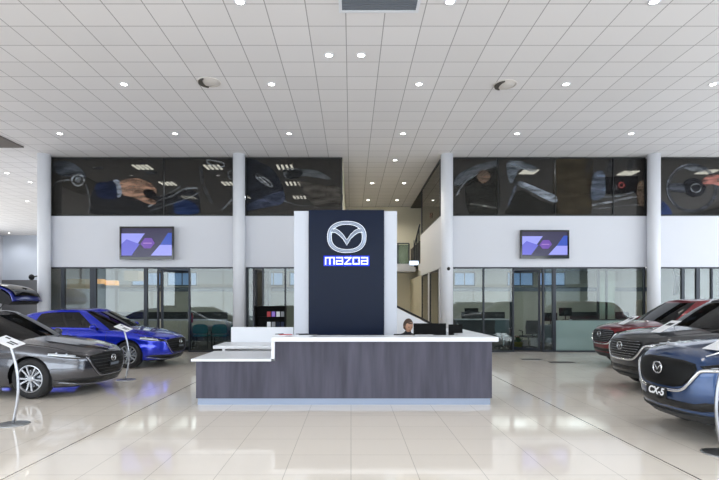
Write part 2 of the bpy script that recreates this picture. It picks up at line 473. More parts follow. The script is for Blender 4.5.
# return windows along the atrium (plane x = xc)
def side_window(y0, y1, z0, z1, gm, x=None):
    WN[0] += 1; x = xc+0.03 if x is None else x; fw = 0.05
    b = nb()
    bx(b, x-0.03, x+0.03, y0, y1, z0, z0+fw); bx(b, x-0.03, x+0.03, y0, y1, z1-fw, z1)
    bx(b, x-0.03, x+0.03, y0, y0+fw, z0+fw, z1-fw); bx(b, x-0.03, x+0.03, y1-fw, y1, z0+fw, z1-fw)
    r = obj('window_%d' % WN[0], b, 'frame'); struct(r)
    box('pane', x-0.005, x+0.005, y0+0.03, y1-0.03, z0+0.03, z1-0.03, gm, r)
    return r
up.append(side_window(D+0.22, yr1-0.2, UZ0, UZ1, 'glass_tint'))
side_window(D+0.5, 18.6, 0.56, zs0-0.03, 'glass_clear')
side_window(18.97, 20.7, 0.56, zs0-0.03, 'glass_clear')
side_window(D+0.22, 20.4, UZ0, UZ1, 'glass_tint', xb-0.03)
bpy.data.objects['wall_block_left_inner'].data.transform(Matrix.Translation((0, 0, 0)))

FC = {}
def filmpart(parent, name, pts_px, colr, a=0.7, layer=1, smooth=True, k=5):
    key = (colr, a)
    if key not in FC:
        film('film_%s_%d' % (colr.strip('#'), int(a*100)), colr, a); FC[key] = 'film_%s_%d' % (colr.strip('#'), int(a*100))
    y = yg-0.012-0.004*layer
    P = [(PX(p[0], y), PZ(p[1], y)) for p in pts_px]
    if smooth: P = spline(P, k)
    b = nb(); prism(b, P, 'y', y, y+0.002)
    return obj(name, b, FC[key], parent)
def filmline(parent, name, pts_px, wpx, colr, a=0.7, layer=2, closed=False):
    P = spline(pts_px, 5, closed); L = []; R = []
    n = len(P)
    for i in range(n):
        p = P[i]; q0 = P[(i-1) % n] if (closed or i) else P[i]; q1 = P[(i+1) % n] if (closed or i < n-1) else P[i]
        d = Vector((q1[0]-q0[0], q1[1]-q0[1])); d = d.normalized() if d.length else Vector((1, 0)); nn = Vector((-d.y, d.x))*wpx/2
        L.append((p[0]+nn.x, p[1]+nn.y)); R.append((p[0]-nn.x, p[1]-nn.y))
    key = (colr, a)
    if key not in FC:
        film('film_%s_%d' % (colr.strip('#'), int(a*100)), colr, a); FC[key] = 'film_%s_%d' % (colr.strip('#'), int(a*100))
    y = yg-0.012-0.004*layer; b = nb()
    VL = [b.verts.new((PX(p[0], y), y, PZ(p[1], y))) for p in L]; VR = [b.verts.new((PX(p[0], y), y, PZ(p[1], y))) for p in R]
    for i in range(n if closed else n-1):
        j = (i+1) % n; b.faces.new((VL[i], VL[j], VR[j], VR[i]))
    return obj(name, b, FC[key], parent)
A, B_, C_, D_ = up[0], up[1], up[2], up[3]
# hand on a gear lever
filmpart(A, 'printed_sleeve', [(53, 164), (66, 161), (76, 165), (84, 172), (85, 178), (70, 177), (58, 174)], '#5c626b', 0.6)
filmline(A, 'printed_dial', [(78+6*math.cos(t), 180+5.5*math.sin(t)) for t in [i*PI/4 for i in range(8)]], 1.8, '#aeb2b5', 0.75, 3, True)
filmpart(A, 'printed_dial_centre', [(78+3*math.cos(t), 180+3*math.sin(t)) for t in [i*PI/3 for i in range(6)]], '#8f9498', 0.7, 2)
filmline(A, 'printed_strap', [(53, 186), (60, 181), (72, 180)], 1.4, '#8b9094', 0.6)
filmline(A, 'printed_trim_line', [(86, 184), (88, 192), (90, 205), (88, 213)], 1.6, '#85888a', 0.5)
filmpart(A, 'printed_console', [(95, 186), (110, 190), (150, 197), (192, 190), (200, 205), (190, 215), (100, 215), (90, 205)], '#35363a', 0.5, 0)
filmpart(A, 'printed_arm', [(96, 184), (106, 182), (118, 181), (119, 197), (110, 199), (98, 197)], '#27304c', 0.85, 2)
filmpart(A, 'printed_cuff', [(113, 181), (118, 180), (123, 187), (121, 196), (117, 197), (118, 188)], '#9fa6b2', 0.8, 3)
filmpart(A, 'printed_hand', [(120, 182), (128, 179), (138, 178.5), (148, 182), (155, 187), (157, 192), (154, 194), (150, 190), (144, 190), (143, 194), (150, 198), (156, 201), (155, 204), (149, 204), (141, 201), (133, 197), (123, 195), (122, 189)], '#b18d78', 0.85, 4)
filmline(A, 'printed_finger_crease', [(146, 184), (151, 187), (154, 191)], 0.8, '#7d5c4c', 0.7, 6)
filmpart(A, 'printed_gear_knob', [(144, 190), (152, 190), (156, 195), (152, 199), (145, 196)], '#1d1e21', 0.85, 5)
filmline(A, 'printed_chrome_strip', [(148, 207), (160, 200), (172, 196), (184, 189), (198, 188)], 1.6, '#9a9fa3', 0.65, 3)
filmline(A, 'printed_dash_line', [(150, 211), (168, 205), (186, 199), (200, 192)], 1.0, '#7f8488', 0.6, 3)
filmline(A, 'printed_vent_line', [(163, 196), (175, 190), (181, 186)], 1.0, '#8e9296', 0.5, 3)
filmpart(A, 'printed_blue_panel', [(174, 204), (182, 200), (194, 203), (199, 212), (190, 215), (176, 214)], '#2b3c66', 0.8, 2)
filmline(A, 'printed_seat_edge', [(201, 166), (202, 180), (206, 192), (212, 203)], 4.0, '#5f6164', 0.5, 1)
filmline(A, 'printed_buckle', [(208, 160), (223, 163), (222, 167), (209, 164)], 1.4, '#a4a8ab', 0.7, 3, True)
filmline(A, 'printed_clip', [(221, 211), (227, 205), (233, 198)], 2.0, '#9da1a5', 0.7, 3)
filmline(A, 'printed_hook', [(232, 170), (228, 173), (230, 179), (234, 179)], 1.4, '#8d9195', 0.6, 3)
for px_, py_ in ((98, 168), (152, 173)):
    filmpart(A, 'printed_button', [(px_-6, py_-1.5), (px_+5, py_-1.5), (px_+5, py_+1.2), (px_-6, py_+1.2)], '#4a4d51', 0.6, 2, False)
# door panel with switches
filmpart(B_, 'printed_door_card', [(246, 162), (262, 163), (275, 172), (283, 188), (280, 197), (262, 204), (247, 208)], '#34373f', 0.6, 0)
filmpart(B_, 'printed_armrest', [(246, 206), (262, 198), (282, 191), (283, 203), (262, 208), (247, 211)], '#4f566b', 0.75, 1)
filmline(B_, 'printed_switch_panel', [(257, 174), (270, 182), (271, 187), (258, 179)], 1.5, '#a5a9ae', 0.7, 3, True)
filmline(B_, 'printed_switch', [(259, 177), (269, 185)], 1.2, '#d4d7da', 0.7, 3)
filmpart(B_, 'printed_light_curve', [(284, 169), (300, 168.5), (318, 171), (331, 179), (318, 178), (302, 176), (286, 178)], '#6b6f72', 0.65, 1)
filmpart(B_, 'printed_mirror', [(286, 174), (294, 170), (303, 172), (298, 178), (288, 178)], '#2b2c2d', 0.8, 2)
filmpart(B_, 'printed_beige_trim', [(298, 181), (315, 184), (340, 188), (340, 206), (318, 207), (304, 194)], '#5f5a54', 0.65, 1)
filmline(B_, 'printed_stitch', [(284, 201), (297, 205), (310, 206)], 1.0, '#8c8f91', 0.6, 3)
# dashboard and hand, silver door edge, centre screen
filmpart(C_, 'printed_dash_top', [(454, 180), (462, 172), (480, 164), (497, 161), (497, 166), (480, 172), (466, 182), (456, 186)], '#6d7278', 0.6, 1)
filmpart(C_, 'printed_seat_back', [(466, 182), (480, 172), (497, 168), (498, 215), (470, 215)], '#3b3a36', 0.5, 0)
filmline(C_, 'printed_wheel_edge', [(456, 197), (462, 186), (472, 177), (482, 172), (487, 168)], 1.4, '#a3a8ad', 0.6, 3)
filmpart(C_, 'printed_fingers', [(477, 176), (482, 170), (488, 172), (490, 178), (484, 183), (479, 181)], '#7b6658', 0.75, 4)
filmline(C_, 'printed_chrome_edge', [(470, 204), (480, 205), (490, 207), (497, 208)], 1.6, '#a1a39c', 0.6, 3)
filmpart(C_, 'printed_mirror_glass', [(507, 163), (520, 161), (537, 168), (533, 172), (520, 169), (515, 178), (511, 184), (508, 176)], '#7b828a', 0.65, 1)
filmpart(C_, 'printed_silver_wedge', [(520, 181), (531, 185), (545, 191), (556, 196), (556, 203), (543, 198), (530, 191), (519, 186)], '#a3abb6', 0.8, 2)
filmline(C_, 'printed_pillar_line', [(517, 182), (513, 193), (508, 206)], 2.5, '#6a7280', 0.7, 2)
filmpart(C_, 'printed_dark_door', [(520, 190), (540, 200), (556, 206), (556, 215), (508, 215), (510, 204)], '#353431', 0.6, 0)
filmpart(C_, 'printed_brown_blur', [(557, 160), (592, 160), (588, 185), (590, 214), (557, 214)], '#4c4334', 0.5, 0)
filmpart(C_, 'printed_pale_seat', [(594, 174), (604, 172), (606, 190), (602, 198), (591, 198)], '#6d7788', 0.7, 1)
filmpart(C_, 'printed_centre_screen', [(605, 177), (638, 176), (638, 193), (606, 194)], '#1e1d1f', 0.85, 2, False)
filmline(C_, 'printed_red_dial', [(621.5+2.6*math.cos(t), 185+2.6*math.sin(t)) for t in [i*PI/4 for i in range(8)]], 1.2, '#c05a58', 0.85, 4, True)
filmline(C_, 'printed_grey_dial', [(614.5+2.2*math.cos(t), 187+2.2*math.sin(t)) for t in [i*PI/4 for i in range(8)]], 0.8, '#8a8d92', 0.8, 4, True)
filmline(C_, 'printed_chrome_trim', [(592, 205), (610, 202), (628, 198), (644, 196)], 2.0, '#a9adb3', 0.7, 3)
filmline(C_, 'printed_lower_trim', [(594, 209), (612, 207), (630, 205), (644, 205)], 1.0, '#8a8e93', 0.6, 3)
filmline(C_, 'printed_shelf_line', [(600, 197), (618, 196), (634, 192)], 1.4, '#8d939b', 0.6, 3)
filmpart(C_, 'printed_knuckles', [(638, 184), (644, 182), (645, 203), (640, 206), (637, 197)], '#83705f', 0.75, 4)
for xq in (590, 612, 632):
    filmline(C_, 'printed_stripe', [(xq, 160), (xq-3, 172)], 5, '#4b4d52', 0.5, 1)
# steering wheel with a hand
filmline(D_, 'printed_wheel_rim', [(692+24*math.cos(t), 188+23*math.sin(t)) for t in [i*PI/8 for i in range(16)]], 3.4, '#4d5058', 0.85, 2, True)
filmline(D_, 'printed_wheel_highlight', [(692+25*math.cos(t), 188+24*math.sin(t)) for t in [PI*0.75+i*PI/10 for i in range(8)]], 1.0, '#8a8e96', 0.7, 3)
filmpart(D_, 'printed_wheel_hub', [(684, 182), (694, 178), (704, 182), (706, 190), (699, 196), (688, 195)], '#2b2c31', 0.85, 3)
filmline(D_, 'printed_wheel_badge', [(696+5*math.cos(t), 188+4.2*math.sin(t)) for t in [i*PI/4 for i in range(8)]], 0.9, '#9da0a5', 0.75, 4, True)
filmpart(D_, 'printed_wheel_spoke', [(670, 184), (685, 184), (686, 192), (672, 191)], '#595d66', 0.75, 2)
filmpart(D_, 'printed_driver_hand', [(702, 181), (708, 176), (719, 175), (724, 180), (722, 186), (712, 184), (706, 186)], '#a8736a', 0.85, 5)
filmpart(D_, 'printed_blue_door', [(660, 200), (668, 206), (672, 214), (660, 214)], '#3a4a78', 0.7, 1)
filmpart(D_, 'printed_light_strip', [(684, 166), (706, 168), (703, 172), (688, 170)], '#7d8288', 0.6, 1)
# red spot on the return window print
y_ = 18.3
b = nb(); lathe(b, [(0.11, -0.002), (0.11, 0.002)], (xc-0.004, y_, 4.75), 'x', 20)
film('film_red', '#8a2a2c', 0.7); obj('printed_red_lamp', b, 'film_red', up[4])

# fluorescent fittings on the upper floor ceiling
def louvre(name, x, y, z, label):
    t = thing(name, label, 'ceiling light', (x, y, z), 0, 'four-tube lights on the upper floor')
    box('housing', -0.3, 0.3, -0.3, 0.3, 0.05, 0.14, 'plastic_dark', t)
    for k in range(4):
        b = nb(); xx = -0.225+k*0.15; bx(b, xx-0.032, xx+0.032, -0.27, 0.27, 0.02, 0.05); obj('tube', b, 'tube_on', t)
    return t
fl = None
rowsn = ('nearest', 'middle', 'farthest'); 
for ci, (x, sec) in enumerate(((-6.95, 'behind the printed hand'), (-4.6, 'behind the right end of that print'), (-2.2, 'behind the door-panel print'))):
    for ri, y in enumerate((16.85, 19.15, 21.6)):
        lab = 'four-tube office light upstairs %s, %s of its three' % (sec, rowsn[ri])
        if fl is None: fl = louvre('fluorescent_light', x, y, 6.07, lab)
        else: dup(fl, (x, y, 6.07), 0, lab)
q = None
for (px, py, sec) in ((588, 157+2, 'a'), (597, 166, 'printed screen'), (530, 163, 'printed mirror'), (624, 175, 'b')):
    pass
sq = None
for x, y, lab in ((6.15, 17.45, 'square light behind the silver wedge print'), (9.57, 17.45, 'square light behind the printed centre screen'), (12.2, 17.3, 'square light behind the printed steering wheel')):
    pass
for x, y, lab in ((6.15, 17.45, 'square light behind the silver wedge print'), (9.57, 17.45, 'square light behind the printed centre screen'), (12.2, 17.3, 'square light behind the printed steering wheel')) or ((3.9, 19.5, 'square light behind the printed dashboard'), (5.6, 18.2, 'square light above the silver wedge print'), (5.4, 22.0, 'square light farther back behind the silver wedge print'),
                  (7.6, 17.6, 'square light behind the brown part of the print'), (9.0, 18.2, 'square light above the printed screen'), (8.2, 21.0, 'square light farther back behind the printed screen'), (11.0, 18.2, 'square light behind the printed steering wheel')):
    if sq is None:
        sq = thing('square_light', lab + ' upstairs', 'ceiling light', (x, y, 6.09), 0, 'square lights on the upper floor')
        box('housing', -0.3, 0.3, -0.3, 0.3, 0.03, 0.12, 'plastic_dark', sq); box('diffuser', -0.26, 0.26, -0.26, 0.26, 0.0, 0.03, 'tube_on', sq)
    else: dup(sq, (x, y, 6.05), 0, lab + ' upstairs')

# ================================================================== CEILING FITTINGS
def downlight(x, y, label, power=SPOT_W):
    t = thing('downlight', label, 'downlight', (x, y, CEIL), 0, 'round recessed ceiling downlights')
    b = nb(); lathe(b, [(0.064, 0.0), (0.092, 0.0), (0.094, -0.010), (0.066, -0.012)], n=24, closed=True); obj('trim_ring', b, 'white_top', t, True)
    b = nb(); lathe(b, [(0.0, -0.005), (0.065, -0.005), (0.065, 0.0), (0.0, 0.0)], n=24); obj('lens', b, 'lamp_on', t)
    l = bpy.data.lights.get('downlight_lamp')
    if l is None:
        l = bpy.data.lights.new('downlight_lamp', 'SPOT'); l.energy = power; l.spot_size = math.radians(105); l.spot_blend = 0.7; l.shadow_soft_size = 0.22; l.color = (1, 0.95, 0.88)
    lo = bpy.data.objects.new('lamp', l); COL.objects.link(lo); lo.parent = t; lo.location = (0, 0, -0.03)
    return t
def stronger(root, watts, color):
    for c in root.children:
        if c.type == 'LIGHT':
            c.data = c.data.copy(); c.data.energy = watts; c.data.color = color; c.data.spot_size = math.radians(150); c.data.shadow_soft_size = 0.3
dl0 = None
ordn = ['leftmost', 'second from left', 'third from left', 'fourth from left', 'fifth from left', 'sixth from left', 'seventh from left']
rows = [([240, 450, 654], 1.5, 'in the row along the picture top'),
        ([329, 361], 55, None),
        ([124, 271.5, 419, 566, 713], 84, 'in the row level with the round air nozzles'),
        ([60, 175, 289, 403, 517, 631], 133.5, 'in the row just before the upper windows'),
        ([372, 404], 183, None), ([368, 397], 200, None)]
lights = []
for xs, py, rn in rows:
    d = 4.73*F/(HY-py)
    for i, px in enumerate(xs):
        if rn: lab = 'round ceiling downlight, %s %s' % (ordn[i], rn)
        elif py == 55: lab = 'round ceiling downlight, %s of the close pair above the logo tower' % ('left' if i == 0 else 'right')
        elif py == 183: lab = 'ceiling downlight in the stair void, %s one of the nearer pair' % ('left' if i == 0 else 'right')
        else: lab = 'ceiling downlight in the stair void, %s one of the farther pair' % ('left' if i == 0 else 'right')
        lights.append((PX(px, d), d, lab))
for px, py, lab in ((395, 160, 'single ceiling downlight at the mouth of the stair void'),
                    (7, 173, 'ceiling downlight left of the leftmost column, by the picture edge'),
                    (30, 182, 'ceiling downlight touching the left side of the leftmost column, upper one'),
                    (27, 201, 'ceiling downlight beside the leftmost column, lower one'),
                    (9, 233, 'farthest ceiling downlight, above the pale far left wall')):
    d = 4.73*F/(HY-py); lights.append((PX(px, d), min(d, 34.3), lab))
for x, y, lab in lights:
    if dl0 is None: dl0 = downlight(x, y, lab)
    else:
        dd_ = dup(dl0, (x, y, CEIL), 0, lab)
        if 'stair void' in lab: stronger(dd_, 260, (1, 0.93, 0.8))
        if 'farthest' in lab or 'beside the leftmost' in lab: stronger(dd_, 200, (0.95, 0.97, 1))

def nozzle(px, py, label):
    d = 4.73*F/(HY-py)
    t = thing('air_nozzle', label, 'air vent', (PX(px, d), d, CEIL), 0, 'round ceiling air nozzles')
    b = nb(); lathe(b, [(0.22, 0.0), (0.25, 0.0), (0.245, -0.012), (0.222, -0.014)], n=40, closed=True); obj('rim', b, 'diffuser', t, True)
    b = nb(); lathe(b, [(0.0, -0.035), (0.08, -0.033), (0.15, -0.025), (0.2, -0.012), (0.225, 0.0), (0.0, 0.0)], n=32)
    o = obj('bowl', b, 'diffuser', t, True); o.rotation_euler = (0, 0, 0)
    b = nb()   # dark crescent plate on the left side
    R = 0.225
    outer = [(R*math.cos(a)*0.98, R*math.sin(a)) for a in [PI*0.6+i*(PI*0.8)/14 for i in range(15)]]
    inner = [(-0.03+0.2*math.cos(a)*0.45, 0.2*math.sin(a)*1.05) for a in [PI*1.4-i*(PI*0.8)/14 for i in range(15)]]
    prism(b, outer+inner, 'z', -0.04, -0.01); obj('dark_crescent', b, 'taupe_dark', t)
mat('taupe_dark', '#4a4640', 0.7)
nozzle(209, 82, 'round ceiling air nozzle on the left, dark crescent on its left side')
nozzle(505, 84.5, 'round ceiling air nozzle on the right, dark crescent on its left side')

t = thing('return_air_grille', 'grey rectangular air grille in the ceiling at the top edge of the picture', 'air vent', (0, 0, CEIL))
y1 = 4.73*F/(HY-10); x0, x1 = PX(342, y1), PX(415.5, y1)
b = nb()
bx(b, x0-0.05, x1+0.05, y1, y1+0.05, -0.02, 0); bx(b, x0-0.05, x1+0.05, y1-1.25, y1-1.2, -0.02, 0)
bx(b, x0-0.05, x0, y1-1.2, y1, -0.02, 0); bx(b, x1, x1+0.05, y1-1.2, y1, -0.02, 0); obj('frame', b, 'white_top', t)
box('backing', x0, x1, y1-1.2, y1, -0.004, 0, 'grille_grey', t)
b = nb()
for i in range(24):
    yy = y1-0.03-i*0.05; bx(b, x0, x1, yy-0.012, yy+0.004, -0.014, -0.004)
obj('louvre_blades', b, 'grille_grey', t)
b = nb(); bx(b, -11.6, -9.85, 11.0, 15.2, CEIL-0.03, CEIL)
tag(obj('ceiling_hatch', b, 'soffit_dark'), 'dark brownish ceiling recess panel at the left edge, above the first column', 'ceiling panel')

# ================================================================== WALL SCREENS
def tv(x0p, x1p, y0p, y1p, d, label):
    x0, x1, z1, z0 = PX(x0p, d), PX(x1p, d), PZ(y0p, d), PZ(y1p, d)
    cx, cz = (x0+x1)/2, (z0+z1)/2; w, h = (x1-x0)/2, (z1-z0)/2
    t = thing('television', label, 'television', (cx, d, cz))
    b = nb(); fr = 0.055
    bx(b, -w, w, 0, 0.07, -h, -h+fr*1.5); bx(b, -w, w, 0, 0.07, h-fr, h); bx(b, -w, -w+fr, 0, 0.07, -h+fr*1.5, h-fr); bx(b, w-fr, w, 0, 0.07, -h+fr*1.5, h-fr)
    bx(b, -w+fr, w-fr, 0.03, 0.07, -h+fr*1.5, h-fr)
    obj('bezel', b, 'black_gloss', t)
    box('wall_bracket', -0.2, 0.2, 0.07, D-d, -0.15, 0.15, 'frame', t)
    W_, H_ = w-fr, h-fr; H0 = -h+fr*1.5
    box('screen', -W_, W_, 0.02, 0.03, H0, H_, 'scr_dark', t)
    sx = lambda u: -W_+2*W_*u
    sz = lambda v: H0+(H_-H0)*v
    def poly(n_, pts, m, yy): 
        b = nb(); prism(b, [(sx(u), sz(v)) for u, v in pts], 'y', yy, yy+0.002); obj(n_, b, m, t)
    poly('picture_pale', [(0, 0.05), (0.16, 0.05), (0.46, 0.82), (0, 0.82)], 'scr_pale', 0.016)
    poly('picture_lavender', [(0, 0.05), (0.2, 0.05), (0.36, 0.45), (0.1, 0.62), (0, 0.45)], 'scr_lav', 0.013)
    poly('picture_blue', [(0.74, 0.35), (0.92, 0.84), (1, 0.84), (1, 0.35)], 'scr_blue', 0.016)
    poly('picture_haze', [(0.58, 0.05), (1, 0.05), (1, 0.42), (0.76, 0.42)], 'scr_pale', 0.014)
    poly('picture_hexagon', [(0.38, 0.45), (0.45, 0.3), (0.58, 0.3), (0.66, 0.48), (0.6, 0.66), (0.46, 0.66)], 'scr_pur', 0.012)
    poly('picture_badge', [(0.43, 0.46), (0.6, 0.46), (0.6, 0.5), (0.43, 0.5)], 'scr_pink', 0.01)
    return t
tv(119.5, 173.5, 226.5, 259.5, D-0.25, 'wall television above the left offices, larger of the two, purple picture')
tv(520.5, 569.3, 230, 258.5, D-0.12, 'wall television above the right-hand office door, purple and blue picture')

# security cameras on the columns
def seccam(x, y, z, s, label, k=1.0):
    t = thing('security_camera', label, 'camera', (x, y, z)); t.scale = (k, k, k)
    b = nb(); cyl(b, (0, 0, 0), (s*0.14, 0, -0.03), 0.02); obj('bracket', b, 'plastic_dark', t)
    b = nb(); lathe(b, [(0, 0.085), (0.05, 0.07), (0.08, 0.03), (0.085, -0.02), (0.07, -0.07), (0.03, -0.1), (0, -0.105)], (s*0.2, 0, -0.03), n=20); obj('camera_housing', b, 'black', t, True)
    b = nb(); cyl(b, (s*0.2, -0.07, -0.04), (s*0.2, -0.1, -0.05), 0.03); obj('camera_lens', b, 'black_gloss', t)
x_ = PX(45.5, D-0.15)
seccam(x_-0.2, D-0.22, PZ(276, D-0.2), -1, 'black security camera on the left side of the leftmost column')
x_ = PX(446.5, D-0.15)
seccam(x_-0.02, D-0.415, PZ(268, D-0.4), 0.3, 'small black security camera on the front of the third column', 0.6)

# ================================================================== RECEPTION
YC = 7.72
t = thing('reception_counter', 'long grey wood-front reception counter with a white stepped top', 'reception counter', (0, 0, 0))
xl, xs, xr = -2.37, -1.21, 2.155
b = nb(); bx(b, xs+0.05, xr, YC, YC+0.06, 0.1, 0.97); bx(b, xl, xs+0.05, YC, YC+0.06, 0.1, 0.67)
obj('front_panel', b, 'desk_wood', t)
b = nb(); bx(b, xr-0.06, xr, YC+0.06, 10.4, 0.1, 0.97); bx(b, xl, xl+0.06, YC+0.06, 8.95, 0.1, 0.67); obj('side_panel', b, 'desk_wood', t)
b = nb(); bx(b, xl+0.02, xr-0.02, YC+0.02, YC+0.05, 0.0, 0.1); bx(b, xl+0.02, xl+0.05, YC+0.05, 8.9, 0, 0.1); bx(b, xr-0.05, xr-0.02, YC+0.05, 10.35, 0, 0.1); obj('plinth', b, 'alu', t)
b = nb(); bx(b, xs, 2.24, YC-0.06, YC+0.45, 0.97, 1.04); bx(b, 1.78, 2.24, YC+0.45, 10.45, 0.97, 1.04)
obj('counter_top', b, 'white_top', t, bevel=0.006)
b = nb(); bx(b, xs, xs+0.05, YC-0.06, YC+0.45, 0.71, 0.97); obj('step_panel', b, 'white_top', t)
b = nb(); bx(b, xl-0.06, xs, YC-0.06, 8.95, 0.67, 0.71); obj('low_counter_top', b, 'white_top', t, bevel=0.006)
b = nb(); bx(b, xs+0.05, 1.78, YC+0.1, YC+0.85, 0.70, 0.74); bx(b, 1.55, xr-0.06, YC+0.5, 10.4, 0.7, 0.74); obj('work_surface', b, 'white_top', t)
# back run of the island
t = thing('back_counter', 'white back counter with raised screen behind the low desk', 'counter', (0, 0, 0))
b = nb(); bx(b, -2.6, -1.25, 10.95, 11.0, 0.0, 1.04); obj('screen_panel', b, 'white_top', t)
b = nb(); bx(b, -2.72, -1.25, 9.95, 10.95, 0.66, 0.72); obj('desk_top', b, 'white_top', t, bevel=0.005)
b = nb(); bx(b, -2.55, -2.5, 10.0, 10.95, 0, 0.66); bx(b, -1.31, -1.26, 10.0, 10.95, 0, 0.66); bx(b, -2.5, -1.31, 10.85, 10.94, 0.02, 0.66); obj('support', b, 'white_top', t)
# tower
YT = 10.6
t = thing('logo_tower', 'tall white tower with dark navy front panel behind the reception counter', 'sign tower', (0, 0, 0))
tx0, tx1 = PX(294, YT), PX(397, YT); tz = PZ(211, YT)
box('tower_body', tx0, tx1, YT, YT+0.6, 0, tz, 'tower_white', t, bevel=0.004)
nx0, nx1 = PX(308.8, YT), PX(384, YT)
box('navy_panel', nx0, nx1, YT-0.05, YT, 0.02, tz+0.012, 'navy', t)

def emblem(parent, c, w, m_face, m_edge, frame, depth):
    """winged oval badge; frame(u,v,n)->Vector"""
    h = w*0.81
    def sup(a, k=1.0, n=2.35):
        cx, sx_ = math.cos(a), math.sin(a)
        return (k*w/2*math.copysign(abs(cx)**(2/n), cx), k*h/2*math.copysign(abs(sx_)**(2/n), sx_))
    def ring(name, k0, k1, d0, d1, m):
        b = nb(); N = 56; V = []
        for i in range(N):
            a = 2*PI*i/N; row = []
            for k, d in ((k0, d0), (k0, d1), ((k0+k1)/2, d1*1.25), (k1, d1), (k1, d0)):
                p = sup(a, k); row.append(b.verts.new(frame(p[0], p[1], d)))
            V.append(row)
        for i in range(N):
            A_, B2 = V[i], V[(i+1) % N]
            for k in range(4): b.faces.new((A_[k], A_[k+1], B2[k+1], B2[k]))
        return obj(name, b, m, parent, True)
    ring('badge_ring', 1.0, 0.80, 0, depth, m_face)
    b = nb()
    top = [(-0.40, 0.20), (-0.30, 0.21), (-0.20, 0.15), (-0.10, 0.05), (-0.03, -0.06), (0, -0.10)]
    bot = [(-0.41, 0.10), (-0.30, 0.10), (-0.20, 0.03), (-0.10, -0.07), (-0.03, -0.19), (0, -0.25)]
    tp = top+[(-x, y) for x, y in top[-2::-1]]; bt = bot+[(-x, y) for x, y in bot[-2::-1]]
    rows_ = [(tp, 0, 0), (tp, 0, depth), ([( (a[0]+c_[0])/2, (a[1]+c_[1])/2) for a, c_ in zip(tp, bt)], 0, depth*1.3), (bt, 0, depth), (bt, 0, 0)]
    V = [[b.verts.new(frame(p[0]*w, p[1]*w*0.95+0.02*w, dd)) for p in L] for L, _, dd in rows_]
    for k in range(4):
        for i in range(len(tp)-1): b.faces.new((V[k][i], V[k][i+1], V[k+1][i+1], V[k+1][i]))
    obj('badge_wings', b, m_face, parent)
    if m_edge:
        b = nb()
        for k in (1.0, 0.80):
            tube(b, [frame(*sup(2*PI*i/56, k), depth) for i in range(56)], w*0.008, 6, True)
        tube(b, [frame(p[0]*w, p[1]*w*0.95+0.02*w, depth) for p in tp], w*0.007, 6); tube(b, [frame(p[0]*w, p[1]*w*0.95+0.02*w, depth) for p in bt], w*0.007, 6)
        obj('badge_outline', b, m_edge, parent)
yt = YT-0.05
lg = thing('logo_badge', 'large silver winged oval emblem on the navy tower panel', 'emblem', (PX(346.8, yt), yt, PZ(237.2, yt)))
emblem(lg, None, 38.5/F*yt, 'logo_edge', 'logo_face2', lambda u, v, n_: Vector((u, -n_, v)), 0.035) if 'logo_face2' in M else None
mat('logo_face2', '#e8edf5', 0.3, emit='#d5deec', es=0.35)
if not lg.children: emblem(lg, None, 38.5/F*yt, 'logo_edge', 'logo_face2', lambda u, v, n_: Vector((u, -n_, v)), 0.035)

# word under the badge: halo-lit block letters
wd = thing('logo_lettering', 'white block letters with blue glow reading mazda below the emblem', 'sign lettering', (PX(324.8, yt), yt, PZ(265.2, yt)))
LET = {'m': (1.45, [((0, 0), (0, 1)), ((0, 1), (1.45, 1)), ((0.72, 0), (0.72, 1)), ((1.45, 1), (1.45, 0))]),
       'a': (1.0, [((0, 1), (1, 1)), ((1, 1), (1, 0)), ((1, 0), (0, 0)), ((0, 0), (0, 0.5)), ((0, 0.5), (1, 0.5))]),
       'z': (1.0, [((0, 1), (1, 1)), ((1, 1), (0, 0)), ((0, 0), (1, 0))]),
       'd': (1.0, [((0, 1), (1, 1)), ((0, 1), (0, 0)), ((0, 0), (1, 0)), ((1, 0), (1, 1))])}
def strokes(b, segs, sx_, sz_, ox, oz, hw, y0, y1):
    for (a, c) in segs:
        p = Vector((ox+a[0]*sx_, 0, oz+a[1]*sz_)); q_ = Vector((ox+c[0]*sx_, 0, oz+c[1]*sz_))
        d = (q_-p).normalized(); n_ = Vector((-d.z, 0, d.x))*hw; p2 = p-d*hw; q2 = q_+d*hw
        P = [(v.x, v.z) for v in (p2+n_, q2+n_, q2-n_, p2-n_)]
        prism(b, P, 'y', y0, y1)
totw = 43.5/F*yt; hh = 8.6/F*yt
unit = totw/(1.45+4*1.0+4*0.42+0.3)
ox = unit*0.15
for ch in 'mazda':
    wdt, segs = LET[ch]
    b = nb(); strokes(b, segs, unit, hh*0.72, ox, hh*0.14, 0.040, -0.012, -0.002); g_ = obj('letter_glow', b, 'word_glow', wd)
    b = nb(); strokes(b, segs, unit, hh*0.72, ox, hh*0.14, 0.014, -0.03, -0.013); obj('letter_%s' % ch, b, 'word_face', g_)
    ox += unit*(wdt+0.42)

# things on the counter
def brochure(x, y, z, rz, w, h, mcover, label, fan=False):
    t = thing('brochure_stack', label, 'brochures', (x, y, z), rz)
    for k in range(3):
        o = box('booklet', -w/2, w/2, -h/2, h/2, k*0.009, k*0.009+0.007, 'paper' if k < 2 else mcover, t); o.rotation_euler = (0, 0, 0.12*(k-1))
        if fan: o.location.x = 0.05*k
    b = nb(); cyl(b, (-w*0.3, -h*0.3, 0.032), (w*0.35, h*0.1, 0.034), 0.006); obj('pen', b, 'black', t)
brochure(PX(279, 7.95), 7.95, 1.04, 0.2, 0.2, 0.14, 'red', 'small stack of brochures with a red cover, left on the counter top', True)
brochure(PX(302, 7.95), 7.95, 1.04, -0.15, 0.28, 0.15, 'ink', 'dark-covered brochures with a pen, below the left side of the tower', True)

